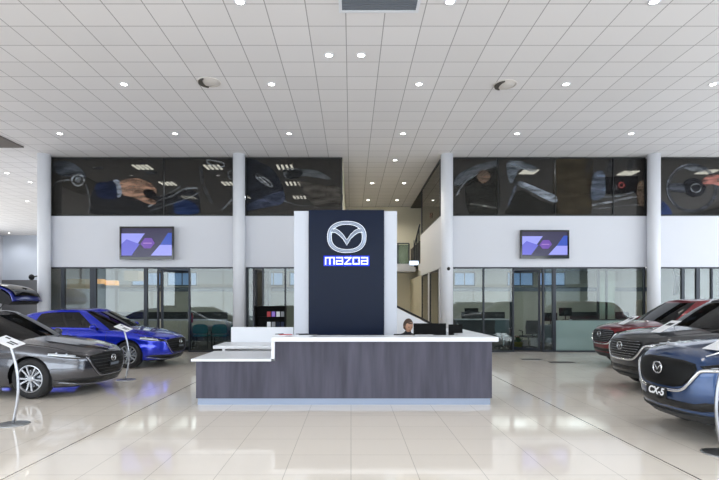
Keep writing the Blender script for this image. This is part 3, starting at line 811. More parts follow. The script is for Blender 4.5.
def monitor(name, x, y, z, w, h, rz, label, side='back'):
    t = thing(name, label, 'computer monitor', (x, y, z), rz)
    b = nb(); bx(b, -w/2, w/2, -0.015, 0.015, 0.12, 0.12+h); obj('screen_housing', b, 'matte_black', t, bevel=0.006)
    b = nb(); bx(b, -w/2+0.012, w/2-0.012, 0.015, 0.018, 0.135, 0.12+h-0.012); obj('display', b, 'screen_navy', t)
    b = nb(); cyl(b, (0, -0.0, 0.01), (0, -0.0, 0.14), 0.02); bx(b, -0.06, 0.06, -0.03, -0.016, 0.2, 0.3); obj('stand', b, 'plastic_dark', t)
    b = nb(); lathe(b, [(0, 0), (0.11, 0), (0.1, 0.012), (0, 0.014)], n=24); obj('base', b, 'plastic_dark', t)
    return t
zd = 0.741
monitor('desk_monitor', PX(429, 8.5), 8.42, zd, 0.54, 0.36, 0.0, 'wide black computer monitor in front of the seated receptionist')
monitor('desk_monitor', PX(455.5, 8.75), 8.75, zd, 0.27, 0.33, 0.35, 'smaller black monitor at the right of the reception desk')
t = thing('paper_tray', 'white document tray in front of the wide reception monitor', 'tray', (PX(424, 8.25), 8.16, zd))
b = nb(); bx(b, -0.15, 0.15, -0.1, 0.1, 0, 0.01); bx(b, -0.15, 0.15, 0.09, 0.1, 0.01, 0.3); bx(b, -0.15, -0.14, -0.1, 0.09, 0.01, 0.3); obj('tray_body', b, 'paper', t)
for k in range(3): box('paper_sheet', -0.13, 0.13, -0.09, 0.08, 0.012+k*0.09, 0.02+k*0.09, 'paper', t)
t = thing('desk_phone', 'black desk phone with handset left of the receptionist', 'phone', (PX(396, 8.4), 8.3, zd), 0.3)
b = nb(); prism(b, [(-0.1, 0), (0.1, 0), (0.1, 0.1), (-0.1, 0.03)], 'x', -0.11, 0.11); obj('phone_body', b, 'black', t)
b = nb(); tube(b, [(-0.08, -0.09, 0.07), (-0.08, -0.05, 0.1), (-0.08, 0.05, 0.13), (-0.08, 0.09, 0.13)], [0.028, 0.018, 0.018, 0.028]); obj('handset', b, 'black', t, True)

# --- receptionist
def skin_body(name, pts, edges, mtl, parent, lv=2):
    me = bpy.data.meshes.new(name); me.from_pydata([p[0] for p in pts], edges, []); me.update()
    o = bpy.data.objects.new(name, me); COL.objects.link(o); o.parent = parent
    sk = o.modifiers.new('skin', 'SKIN'); 
    if not me.skin_vertices: me.attributes  # layer is made by the modifier
    return o, sk
def skinned(name, pts, edges, mtl, parent, root=0, lv=2):
    b = nb(); L = b.verts.layers.skin.verify()
    V = []
    for i, (p, r) in enumerate(pts):
        v = b.verts.new(p); rr = r if isinstance(r, tuple) else (r, r); v[L].radius = rr; v[L].use_root = (i == root); V.append(v)
    for a, c in edges: b.edges.new((V[a], V[c]))
    me = bpy.data.meshes.new(name); b.to_mesh(me); b.free(); me.materials.append(M[mtl])
    o = bpy.data.objects.new(name, me); COL.objects.link(o); o.parent = parent
    m_ = o.modifiers.new('skin', 'SKIN'); m_.use_smooth_shade = True
    s_ = o.modifiers.new('sub', 'SUBSURF'); s_.levels = lv; s_.render_levels = lv
    return o
py0 = 9.25; pxx = PX(407, py0)
person = thing('person', 'seated person with short brown hair and dark top, looking down behind the counter', 'person', (pxx, py0, 0.02))
# faces -y (towards the camera) leaning forward; pelvis root
skinned('body', [((0, 0, 0.56), 0.13), ((0, -0.02, 0.70), (0.14, 0.11)), ((0, -0.07, 0.86), (0.16, 0.11)), ((0, -0.10, 0.95), (0.10, 0.07)), ((0, -0.13, 1.01), 0.05), ((0, -0.15, 1.06), 0.05),
                 ((0.15, -0.09, 0.93), 0.06), ((0.2, -0.16, 0.78), 0.045), ((0.13, -0.36, 0.765), 0.032), ((0.11, -0.43, 0.765), 0.026),
                 ((-0.15, -0.09, 0.93), 0.06), ((-0.2, -0.16, 0.78), 0.045), ((-0.13, -0.36, 0.765), 0.032), ((-0.11, -0.43, 0.765), 0.026),
                 ((0.1, -0.05, 0.54), 0.09), ((0.12, -0.42, 0.54), 0.06), ((0.12, -0.44, 0.1), 0.04), ((0.12, -0.52, 0.045), 0.04),
                 ((-0.1, -0.05, 0.54), 0.09), ((-0.12, -0.42, 0.54), 0.06), ((-0.12, -0.44, 0.1), 0.04), ((-0.12, -0.52, 0.045), 0.04)],
        [(0, 1), (1, 2), (2, 3), (3, 4), (4, 5), (3, 6), (6, 7), (7, 8), (8, 9), (3, 10), (10, 11), (11, 12), (12, 13), (0, 14), (14, 15), (15, 16), (16, 17), (0, 18), (18, 19), (19, 20), (20, 21)], 'shirt', person)
# head: shaped ellipsoid with face, tilted down and to the right
def head():
    b = nb(); bmesh.ops.create_uvsphere(b, u_segments=32, v_segments=24, radius=1.0)
    for v in b.verts:
        x, y, z = v.co
        w = 0.074*(1-0.18*max(0, -z)); dpt = 0.092
        nx_, ny_, nz_ = x*w, y*dpt, z*0.115
        if z < -0.2: ny_ -= 0.012*(-z-0.2); nx_ *= 1-0.22*(-z-0.2)
        if y < -0.5:   # face plane
            ny_ = -0.084+(ny_+0.084)*0.55
            r2 = (x/0.16)**2+((z+0.12)/0.24)**2
            ny_ -= 0.022*math.exp(-r2*1.4)*(1.2 if z < 0 else 0.8)
            for s in (-1, 1): ny_ += 0.012*math.exp(-(((x-s*0.4)/0.2)**2+((z-0.08)/0.13)**2))
            ny_ -= 0.006*math.exp(-((x/0.35)**2+((z+0.52)/0.12)**2))
        v.co = (nx_, ny_, nz_)
    h = obj('head', b, 'skin', person, True)
    return h
hd = head(); hd.location = (0.0, -0.19, 1.135); hd.rotation_euler = (math.radians(24), 0, math.radians(25))
b = nb(); bmesh.ops.create_uvsphere(b, u_segments=32, v_segments=24, radius=1.0)
for v in b.verts:
    x, y, z = v.co
    v.co = (x*0.084, y*0.102+0.006, z*0.124+0.006)
    n_ = 0.004*math.sin(x*23+z*7)*math.cos(y*19); v.co += Vector((n_, n_, n_))
bmesh.ops.delete(b, geom=[v for v in b.verts if (v.co.y < -0.045 and v.co.z < 0.06) or v.co.z < -0.075], context='VERTS')
obj('hair', b, 'hair', hd, True)
for s in (-1, 1):
    b = nb(); bmesh.ops.create_uvsphere(b, u_segments=10, v_segments=8, radius=0.009); o = obj('eye', b, 'eye', hd, True, (s*0.03, -0.079, 0.008))
    b = nb(); bmesh.ops.create_uvsphere(b, u_segments=10, v_segments=8, radius=0.02)
    for v in b.verts: v.co = (v.co.x*0.4, v.co.y*0.8, v.co.z*1.5)
    obj('ear', b, 'skin', hd, True, (s*0.075, 0.0, -0.01))
    # hands with five fingers on the desk
    hx = s*0.10; pts = [((hx, -0.44, 0.765), (0.022, 0.014)), ((hx*0.9, -0.49, 0.763), (0.034, 0.013)), ((hx*0.85, -0.525, 0.762), (0.03, 0.012))]
    ed = [(0, 1), (1, 2)]
    skinned('hand', pts, ed, 'skin', person, 0, 2)
    for k in range(4):
        fxo = hx*0.85+(k-1.5)*0.0185; ln = (0.065, 0.078, 0.072, 0.055)[k if s > 0 else 3-k]
        skinned('finger', [((fxo, -0.515, 0.765), 0.0085), ((fxo, -0.515-ln*0.5, 0.772), 0.008), ((fxo, -0.515-ln, 0.757), 0.0065)], [(0, 1), (1, 2)], 'skin', person, 0, 1)
    tx = hx*0.9-s*0.03
    skinned('thumb', [((tx, -0.47, 0.762), 0.010), ((tx-s*0.025, -0.5, 0.762), 0.009), ((tx-s*0.03, -0.53, 0.757), 0.0075)], [(0, 1), (1, 2)], 'skin', person, 0, 1)
b = nb(); tube(b, spline([(-0.022, -0.088, -0.058), (0, -0.0925, -0.061), (0.022, -0.088, -0.058)], 4, False), 0.004, 6); obj('mouth', b, 'lip', hd, True)

def officechair(x, y, rz, label, mesh='seat_black', hb=0.98):
    t = thing('office_chair', label, 'chair', (x, y, 0.012 if y > D else 0), rz)
    b = nb(); bx(b, -0.24, 0.24, -0.23, 0.23, 0.41, 0.47); obj('seat', b, mesh, t, bevel=0.03)
    b = nb()
    prof = [(-0.23, 0.52), (-0.25, 0.75), (-0.22, hb), (0.22, hb), (0.25, 0.75), (0.23, 0.52)]
    prism(b, prof, 'y', 0.22, 0.26); obj('backrest', b, mesh, t, bevel=0.012)
    b = nb(); tube(b, [(0, 0.0, 0.42), (0, 0.24, 0.42), (0, 0.27, 0.6)], 0.02); obj('back_support', b, 'plastic_dark', t)
    b = nb(); cyl(b, (0, 0, 0.1), (0, 0, 0.41), 0.028); obj('gas_lift', b, 'chrome', t)
    b = nb()
    for k in range(5):
        a = 2*PI*k/5; tube(b, [(0, 0, 0.1), (0.29*math.cos(a), 0.29*math.sin(a), 0.07)], [0.03, 0.018])
    obj('base', b, 'plastic_dark', t)
    for k in range(5):
        a = 2*PI*k/5; b = nb(); cx_, cy_ = 0.29*math.cos(a), 0.29*math.sin(a); cyl(b, (cx_-0.015, cy_, 0.03), (cx_+0.015, cy_, 0.03), 0.03); obj('castor', b, 'black', t)
    for s in (-1, 1):
        b = nb(); tube(b, [(s*0.23, 0.1, 0.43), (s*0.28, 0.1, 0.5), (s*0.28, 0.1, 0.62), (s*0.28, -0.12, 0.64)], 0.016); obj('armrest', b, 'plastic_dark', t)
    return t
officechair(pxx, py0+0.02, 0, 'black swivel chair under the seated receptionist')

# ================================================================== SIGN STANDS
def sign_stand(x, y, rz, label):
    t = thing('sign_stand', label, 'sign stand', (x, y, 0), rz, 'curved steel information stands')
    b = nb(); lathe(b, [(0, 0), (0.19, 0), (0.19, 0.008), (0.17, 0.014), (0, 0.016)], n=40); obj('base_plate', b, 'steel', t, True)
    b = nb(); P = []
    for i in range(17):
        u = i/16; P.append((0.0+0.085*math.sin(u*PI)*1.0-0.035*u, 0, 0.012+u*1.02))
    tube(b, P, 0.017, 10); obj('curved_pole', b, 'alloy', t, True)
    b = nb(); bx(b, -0.15, 0.15, -0.10, 0.10, -0.006, 0.006); o = obj('sign_plate', b, 'paper', t, bevel=0.003)
    o.location = (-0.035, -0.02, 1.06); o.rotation_euler = (math.radians(14), math.radians(20), math.radians(-8))
    for yy, w_, x0_ in ((0.055, 0.07, -0.11), (0.01, 0.12, 0.0), (-0.03, 0.10, 0.0)):
        b = nb(); bx(b, x0_, x0_+w_, yy-0.012, yy+0.012, 0.006, 0.0075); obj('printed_panel', b, 'ink', o)
    return t
s0 = sign_stand(PX(13, 6.47), 6.47, 0.0, 'curved steel information stand in front of the grey hatchback, leftmost')
dup(s0, (PX(125.5, 10.25), 10.25, 0), 0, 'curved steel information stand between the grey and the blue hatchback')
dup(s0, (3.83, 5.2, 0), PI, 'curved steel information stand at the right edge by the blue SUV')

# dark framed rectangles on the floor
for (a, c, py) in ((522, 541, 359.5), (550, 574, 362.5)):
    d = EYE*F/(py-HY); xm = PX((a+c)/2, d); w_ = PX(c, d)-PX(a, d)
    lab = 'dark flat rectangle on the floor, %s of the two before the right offices' % ('left' if a < 530 else 'right')
    t = thing('floor_rect', lab, 'floor box', (xm, d, 0), 0, 'floor rectangles')
    b = nb(); bx(b, -w_/2, w_/2, -0.16, 0.16, 0.0, 0.006); obj('slab', b, 'taupe_dark', t)
    b = nb(); bx(b, -w_/2-0.015, w_/2+0.015, -0.175, -0.16, 0, 0.008); bx(b, -w_/2-0.015, w_/2+0.015, 0.16, 0.175, 0, 0.008); obj('frame', b, 'steel', t)

# ================================================================== OFFICES
# glowing panes imitating reflected street windows, pale glazed partition, shelf with dark band
def reflected_windows(x0, x1, n):
    for k in range(n):
        a = x0+(x1-x0)*k/n+0.12; c = x0+(x1-x0)*(k+1)/n-0.12
        WN[0] += 1
        b = nb(); y = YO-0.03
        bx(b, a, c, y-0.02, y+0.02, 2.30, 2.36); bx(b, a, c, y-0.02, y+0.02, 2.86, 2.9); bx(b, a, a+0.05, y-0.02, y+0.02, 2.36, 2.86); bx(b, c-0.05, c, y-0.02, y+0.02, 2.36, 2.86)
        bx(b, (a+c)/2-0.02, (a+c)/2+0.02, y-0.02, y+0.02, 2.36, 2.86)
        r = obj('window_%d' % WN[0], b, 'frame_mid'); struct(r)  # frame of an imitated window reflection, not a real opening
        box('pane', a+0.04, c-0.04, y-0.004, y+0.004, 2.34, 2.88, 'reflected_sky_pane', r)
mat('reflected_sky_pane', '#8fb4e8', 0.3, emit='#9cc0f0', es=0.55)  # glow stands in for sky mirrored in the office glass
reflected_windows(fx(55), fx(150), 2); reflected_windows(fx(195), fx(300), 3); reflected_windows(fx(448), fx(520), 2); reflected_windows(fx(555), fx(640), 2)
sbox('trim_reflected_band_left', xa+0.05, xb-0.15, YO-0.03, YO, 2.08, 2.26, 'frame_mid'); sbox('trim_reflected_band_right', xc+0.15, XR-0.1, YO-0.03, YO, 2.08, 2.26, 'frame_mid')  # bands imitate the mirrored transom of the street glazing
def shelf_unit(x0, x1, y, label):
    t = thing('low_cabinet', label, 'cabinet', (0, 0, 0.012))
    b = nb(); bx(b, x0, x1, y, y+0.45, 0.0, 0.86); obj('carcass', b, 'white_top', t)
    b = nb(); bx(b, x0-0.02, x1+0.02, y-0.02, y+0.45, 0.86, 0.9); obj('top', b, 'white_top', t)
    n = max(2, int((x1-x0)/0.8))
    for k in range(n):
        a = x0+(x1-x0)*k/n+0.01; c = x0+(x1-x0)*(k+1)/n-0.01
        b = nb(); bx(b, a, c, y-0.018, y, 0.06, 0.84); dd = obj('door', b, 'wall_cream', t)
        b = nb(); bx(b, c-0.06, c-0.045, y-0.035, y-0.018, 0.55, 0.7); obj('handle', b, 'steel', dd)
    b = nb(); bx(b, x0, x1, y+0.3, y+0.34, 0.9, 1.2); obj('dark_upstand', b, 'black', t)
    return t
shelf_unit(xa+0.1, fx(233)-2.4+1.0, 20.9, 'low white cabinet run along the back of the left office')
shelf_unit(fx(452)+1.4, fx(515)+1.2, 20.9, 'low white cabinet run behind the glass right of the third column')
shelf_unit(fx(560)+2.5, fx(640)+2.4, 20.9, 'low white cabinet at the back behind the frosted band')
# dark desk counters near the glass with car-shaped reflections kept out
def desk(x, y, w, d, label, m='grey_desk', top='grey_desk', h=0.74):
    t = thing('office_desk', label, 'desk', (x, y, 0.012))
    b = nb(); bx(b, -w/2, w/2, -d/2, d/2, h-0.03, h); obj('desk_top', b, top, t, bevel=0.004)
    b = nb(); bx(b, -w/2+0.03, w/2-0.03, -d/2+0.1, -d/2+0.12, 0.2, h-0.03); obj('modesty_panel', b, m, t)
    for sx_ in (-1, 1):
        b = nb(); bx(b, sx_*(w/2-0.04)-0.025, sx_*(w/2-0.04)+0.025, -d/2+0.05, d/2-0.05, 0, h-0.03); obj('leg', b, m, t)
    return t
desk(PX(212, 18.2), 18.3, 1.6, 0.8, 'grey desk behind the teal chairs in the left office')
desk(-8.75, 18.8, 2.2, 0.8, 'white desk behind the windows above the blue hatchback', 'white_top', 'white_top')
desk(PX(482, 18.5), 18.6, 2.0, 0.8, 'white-topped desk behind the glass right of the third column', 'wall_dark', 'white_top', 0.98)
desk(PX(541, 18.0)+0.35, 17.95, 1.3, 0.7, 'white desk just inside the open right-hand door', 'white_top', 'white_top', 0.8)
desk(8.95, 17.9, 1.9, 0.8, 'long dark desk behind the frosted band', 'black', 'black', 0.98)
def visitor_chair(x, y, rz, label):
    t = thing('visitor_chair', label, 'chair', (x, y, 0.012), rz, 'teal visitor chairs')
    b = nb(); bx(b, -0.24, 0.24, -0.23, 0.22, 0.42, 0.48); obj('seat', b, 'teal', t, bevel=0.025)
    b = nb(); P = spline([(-0.23, 0.55), (-0.25, 0.68), (-0.2, 0.82), (0, 0.85), (0.2, 0.82), (0.25, 0.68), (0.23, 0.55), (0, 0.53)], 4); prism(b, P, 'y', -0.25, -0.205)
    obj('backrest', b, 'teal', t)
    for sx_ in (-1, 1):
        b = nb(); tube(b, [(sx_*0.25, -0.25, 0), (sx_*0.25, -0.24, 0.42), (sx_*0.25, -0.235, 0.7)], 0.014); obj('leg', b, 'black', t)
        b = nb(); tube(b, [(sx_*0.25, 0.22, 0), (sx_*0.25, 0.2, 0.45), (sx_*0.25, 0.18, 0.62), (sx_*0.25, -0.2, 0.64)], 0.014); obj('leg', b, 'black', t)
    return t
vc = visitor_chair(PX(201.5, 17.2), 17.3, 0, 'teal visitor chair in the left office, leftmost of three')
dup(vc, (PX(220, 17.2), 17.3, 0.012), 0.08, 'teal visitor chair in the left office, middle of three')
dup(vc, (PX(235.5, 17.2)+0.1, 17.35, 0.012), -0.05, 'teal visitor chair half hidden behind the second column')
officechair(PX(529.5, 17.0), 17.1, PI+0.2, 'dark mesh office chair just inside the open right-hand door', 'plastic_dark')
mat('mesh_pale', '#7f9298', 0.5)
officechair(PX(504.5, 17.2), 17.3, PI-0.5, 'pale grey office chair behind the glass left of the open right door', 'mesh_pale')
t = thing('potted_plant', 'yellow pot with red flowers by the right-hand office door', 'potted plant', (PX(518, 16.9), 16.9, 0.012))
b = nb(); lathe(b, [(0, 0), (0.12, 0), (0.15, 0.26), (0.135, 0.26), (0.12, 0.22), (0, 0.22)], n=24); obj('pot', b, 'pot_yellow', t, True)
b = nb()
for k in range(26):
    a = random.random()*6.28; r = 0.05+0.1*random.random(); z = 0.3+0.14*random.random()
    p = Vector((r*math.cos(a), r*math.sin(a), z)); u = Vector((math.cos(a), math.sin(a), 0.5))*0.06; w_ = Vector((-math.sin(a), math.cos(a), 0))*0.02
    v_ = [b.verts.new(q_) for q_ in (Vector((0, 0, 0.2)), p-w_, p+u, p+w_)]; b.faces.new(v_)
obj('leaves', b, 'leaf', t)
b = nb()
for k in range(9):
    a = random.random()*6.28; r = 0.1*random.random(); bmesh.ops.create_icosphere(b, subdivisions=1, radius=0.025, matrix=Matrix.Translation((r*math.cos(a), r*math.sin(a), 0.4+0.05*random.random())))
obj('flowers', b, 'red', t)
# monitors on desks
monitor('office_monitor', PX(566, 17.8), 17.85, 0.993, 0.5, 0.3, 0.2, 'black monitor on the long dark desk, left end')
monitor('office_monitor', PX(472, 18.5), 18.6, 0.993, 0.5, 0.28, 0.0, 'black monitor on the white-topped desk right of the third column')
monitor('office_monitor', PX(545, 18.0)+0.2, 18.0, 0.813, 0.5, 0.3, 0.1, 'black monitor on the desk inside the right-hand door')
monitor('office_monitor', PX(88, 18.8), 18.8, 0.753, 0.5, 0.32, 0.0, 'black monitor on the white desk above the blue hatchback')
# wall-hung tilted screen in the far right office
t = thing('wall_monitor', 'tilted dark monitor hung in the office right of the last column', 'monitor', (PX(678, 17.4), 17.4, PZ(285, 17.4)))
o = box('screen_housing', -0.2, 0.2, -0.03, 0.03, -0.34, 0.34, 'navy', t, bevel=0.01); o.rotation_euler = (0.2, -0.15, 0.5)
b = nb(); tube(b, [(0, 0.03, 0.1), (0.05, 0.3, 0.5), (0.05, 0.3, 2.95-PZ(285, 17.4))], 0.02); obj('ceiling_arm', b, 'frame', t)
# curtains/greenish glazed doors deep in the right office
for k, px in enumerate((598, 606)):
    WN[0] += 1
    x = PX(px, 20.4); r = sbox('window_%d' % WN[0], x-0.04, x+0.04, 20.35, 20.45, 0.012, 2.9, 'black'); 
    box('pane', x+0.04, x+0.36, 20.39, 20.41, 0.05, 2.85, 'glass_green', r)
t = thing('coat_stand', 'beige coats hanging beside the last column behind the glass', 'coats', (PX(641, 18), 18.0, 0.012))
b = nb(); cyl(b, (0, 0, 0.03), (0, 0, 1.75), 0.02); obj('pole', b, 'steel', t)
b = nb(); lathe(b, [(0, 0), (0.2, 0), (0.2, 0.03), (0, 0.035)], n=24); obj('base', b, 'steel', t)
b = nb(); lathe(b, [(0.03, 1.7), (0.15, 1.62), (0.2, 1.4), (0.22, 1.1), (0.24, 0.85), (0.2, 0.84), (0.02, 0.9)], n=20)
for v in b.verts: v.co.x *= 1+0.15*math.sin(v.co.z*9); v.co.y *= 0.7
obj('coat', b, 'beige', t, True)
# pendant lamps in the left office
pend = None
for px, py, w_, h_, d, mm, lab in ((98, 281.5, 0.38, 0.16, 18.0, 'amber', 'glowing amber box pendant lamp, left one of the bright pair'), (112, 283, 0.36, 0.17, 18.4, 'amber', 'glowing amber box pendant lamp, right one of the bright pair'),
                             (81, 284, 0.62, 0.32, 17.4, 'shade_tan', 'large tan box pendant lamp behind the leftmost window'), (134, 276, 0.5, 0.34, 17.9, 'shade_tan', 'tan box pendant lamp below the left television')):
    zc_ = PZ(py, d)
    t = thing('pendant_lamp', lab, 'pendant lamp', (PX(px, d), d, zc_), 0, 'box pendant lamps')
    b = nb(); bx(b, -w_/2, w_/2, -w_/2, w_/2, -h_/2, h_/2); obj('lamp_shade', b, mm, t, bevel=0.01)
    b = nb(); cyl(b, (0, 0, h_/2), (0, 0, 2.95-zc_), 0.008); obj('cord', b, 'black', t)
# unseen light panels added to brighten the offices
pn = None
OFF = [(-8.0, 'behind the leftmost windows'), (-5.6, 'above the teal chairs'), (-1.6, 'behind the middle front left of the tower'), (4.3, 'right of the third column'), (6.2, 'inside the open right-hand door'), (8.4, 'above the frosted band'), (11.2, 'right of the last column')]
for x, where in OFF:
    lab = 'added square light panel in the ground-floor office %s' % where
    if pn is None:
        pn = thing('added_office_light', lab, 'ceiling light', (x, 18.8, 2.95), 0, 'added office light panels')
        box('frame', -0.32, 0.32, -0.32, 0.32, -0.03, 0, 'white_top', pn); box('diffuser', -0.28, 0.28, -0.28, 0.28, -0.04, -0.03, 'panel_on', pn)
        l = bpy.data.lights.new('added_office_lamp', 'AREA'); l.size = 1.8; l.energy = 27; l.color = (1.0, 0.985, 0.96)
        lo = bpy.data.objects.new('lamp', l); COL.objects.link(lo); lo.parent = pn; lo.location = (0, 0, -0.05)
    else: dup(pn, (x, 18.8, 2.95), 0, lab)
# red canister
t = thing('fire_extinguisher', 'small red fire extinguisher behind the glass left of the teal chairs', 'fire extinguisher', (PX(191, 17.4), 17.4, 0.012))
b = nb(); cyl(b, (0, 0, 0.0), (0, 0, 0.9), 0.02); lathe(b, [(0, 0), (0.14, 0), (0.14, 0.03), (0, 0.03)], n=20); obj('stand', b, 'steel', t)
b = nb(); lathe(b, [(0, 0.88), (0.07, 0.9), (0.075, 1.1), (0.06, 1.2), (0.02, 1.24), (0, 1.24)], n=20); obj('cylinder', b, 'red', t, True)
b = nb(); bx(b, -0.02, 0.08, -0.015, 0.015, 1.24, 1.28); obj('valve', b, 'black', t)

# black brochure display behind the back counter
xm = PX(270.5, 14.2)
t = thing('brochure_display', 'black brochure display cabinet behind the back counter', 'display stand', (xm, 14.2, 0))
hz = PZ(306, 14.2); w_ = 0.43
b = nb(); bx(b, -w_, w_, 0.1, 0.14, 0, hz); bx(b, -w_, -w_+0.03, -0.15, 0.1, 0, hz); bx(b, w_-0.03, w_, -0.15, 0.1, 0, hz); bx(b, -w_+0.03, w_-0.03, -0.15, 0.1, hz-0.03, hz); bx(b, -w_+0.03, w_-0.03, -0.15, 0.1, 0, 0.08)
obj('cabinet_body', b, 'matte_black', t)
cols = ['navy', 'paper', 'red', 'shirt_navy', 'grey_desk', 'scr_pur', 'ink']
for k in range(4):
    zz = 0.3+0.29*k
    b = nb(); bx(b, -w_+0.03, w_-0.03, -0.12, 0.1, zz, zz+0.015); sh = obj('shelf', b, 'matte_black', t)
    for i in range(6):
        if k > 1 and i < 2: continue
        xx = -w_+0.07+i*0.13
        b = nb(); bx(b, xx, xx+0.1, 0.02, 0.03, zz+0.015, zz+0.16); obj('leaflet', b, cols[(i*3+k) % len(cols)], sh)

# --- stair and landing in the atrium
xw = xc
t = thing('landing_railing', 'glass railing with dark posts on the upstairs landing', 'railing', (0, 0, 0))
zr0, zr1 = PZ(262, 21.3), PZ(233, 21.3)
b = nb(); tube(b, [(xw-0.02, 21.05, 4.85), (xw-0.02, 23.3, 4.0)], 0.03); tube(b, [(PX(397, 23.3), 23.4, 4.35), (PX(409, 23.3), 23.4, 4.35)], 0.03); obj('handrail', b, 'frame', t)
for yy in (21.3, 22.0, 22.7):
    b = nb(); cyl(b, (xw-0.02, yy, 3.3), (xw-0.02, yy, 4.85-(yy-21.05)*0.38), 0.025); obj('post', b, 'frame', t)
for xx in (PX(398, 23.4), PX(409, 23.4)):
    b = nb(); cyl(b, (xx, 23.4, 3.35), (xx, 23.4, 4.35), 0.03); obj('post', b, 'frame', t)
box('glass_panel', PX(340, 23.4), PX(409, 23.4), 23.42, 23.43, 3.4, 4.3, 'glass_rail', t)
sbox('floor_landing', xb+0.02, xw+0.1, 23.3, 24.6, 3.05, 3.4, 'wall_white')
b = nb(); bx(b, PX(409.5, 21.8), PX(419.5, 21.8), 21.75, 21.85, PZ(265, 21.8), PZ(261, 21.8))
t = thing('light_box', 'bright pale-blue light box at the landing edge beside the third column', 'light box', (0, 0, 0)); obj('light_face', b, 'sign_light', t)
b = nb(); cyl(b, (PX(414, 21.8), 21.8, PZ(261, 21.8)), (PX(414, 21.8), 21.8, PZ(261, 21.8)+0.9), 0.015); obj('hanger', b, 'frame', t)
# stair: white solid balustrade descending to the right, dark rail
t = thing('staircase', 'white staircase rising to the left behind the reception counter', 'staircase', (0, 0, 0))
ys = 15.0
pA = (PX(396, ys)-1.6, PZ(309, ys)+0.75); pB = (PX(399, ys), PZ(309, ys)); pC = (PX(433, ys), PZ(326, ys))
b = nb(); prism(b, [(pB[0]-2.2, 0), (pC[0], 0), pC, (pB[0]-2.2, pB[1]+2.2*(pB[1]-pC[1])/(pC[0]-pB[0]))], 'y', ys, ys+0.1); obj('balustrade', b, 'white_top', t)
b = nb(); sl = (pB[1]-pC[1])/(pC[0]-pB[0]); tube(b, [(pB[0]-2.2, ys+0.05, pB[1]+2.2*sl+0.05), (pC[0], ys+0.05, pC[1]+0.05)], 0.03); obj('handrail', b, 'black', t)
for k in range(9):
    xx = pC[0]-0.1-k*0.28; b = nb(); bx(b, xx-0.28, xx, ys+0.1, ys+1.0, 0, max(0.1, 0.14+k*0.14)); obj('step', b, 'wall_dark', t)

# ================================================================== CARS
def interp(keys):
    """smooth (pchip-like) interpolation through (x, v) keys"""
    ks = sorted(keys); X = [k[0] for k in ks]; V = [k[1] for k in ks]; n = len(X)
    dl = [(V[i+1]-V[i])/(X[i+1]-X[i]) for i in range(n-1)]
    m_ = [dl[0]]+[0 if dl[i-1]*dl[i] <= 0 else 2*dl[i-1]*dl[i]/(dl[i-1]+dl[i]) for i in range(1, n-1)]+[dl[-1]]
    def f(x):
        if x <= X[0]: return V[0]
        if x >= X[-1]: return V[-1]
        i = 0
        while X[i+1] < x: i += 1
        h = X[i+1]-X[i]; t = (x-X[i])/h
        return V[i]*(2*t**3-3*t*t+1)+h*m_[i]*(t**3-2*t*t+t)+V[i+1]*(-2*t**3+3*t*t)+h*m_[i+1]*(t**3-t*t)
    return f
def capcols(n, nexp, asp):
    """evenly spaced quarter superellipse, from centre (1,0) to side (0,1)"""
    T = 400; P = [(math.cos(t*PI/2/T)**(2/nexp) if t < T else 0, math.sin(t*PI/2/T)**(2/nexp) if t else 0) for t in range(T+1)]
    S = [0]
    for i in range(T): S.append(S[-1]+math.hypot((P[i+1][0]-P[i][0])*asp, P[i+1][1]-P[i][1]))
    out = []; k = 0
    for i in range(n+1):
        s = S[-1]*i/n
        while k < T-1 and S[k+1] < s: k += 1
        f = (s-S[k])/max(1e-9, S[k+1]-S[k]); out.append((P[k][0]+(P[k+1][0]-P[k][0])*f, P[k][1]+(P[k+1][1]-P[k][1])*f))
    return out

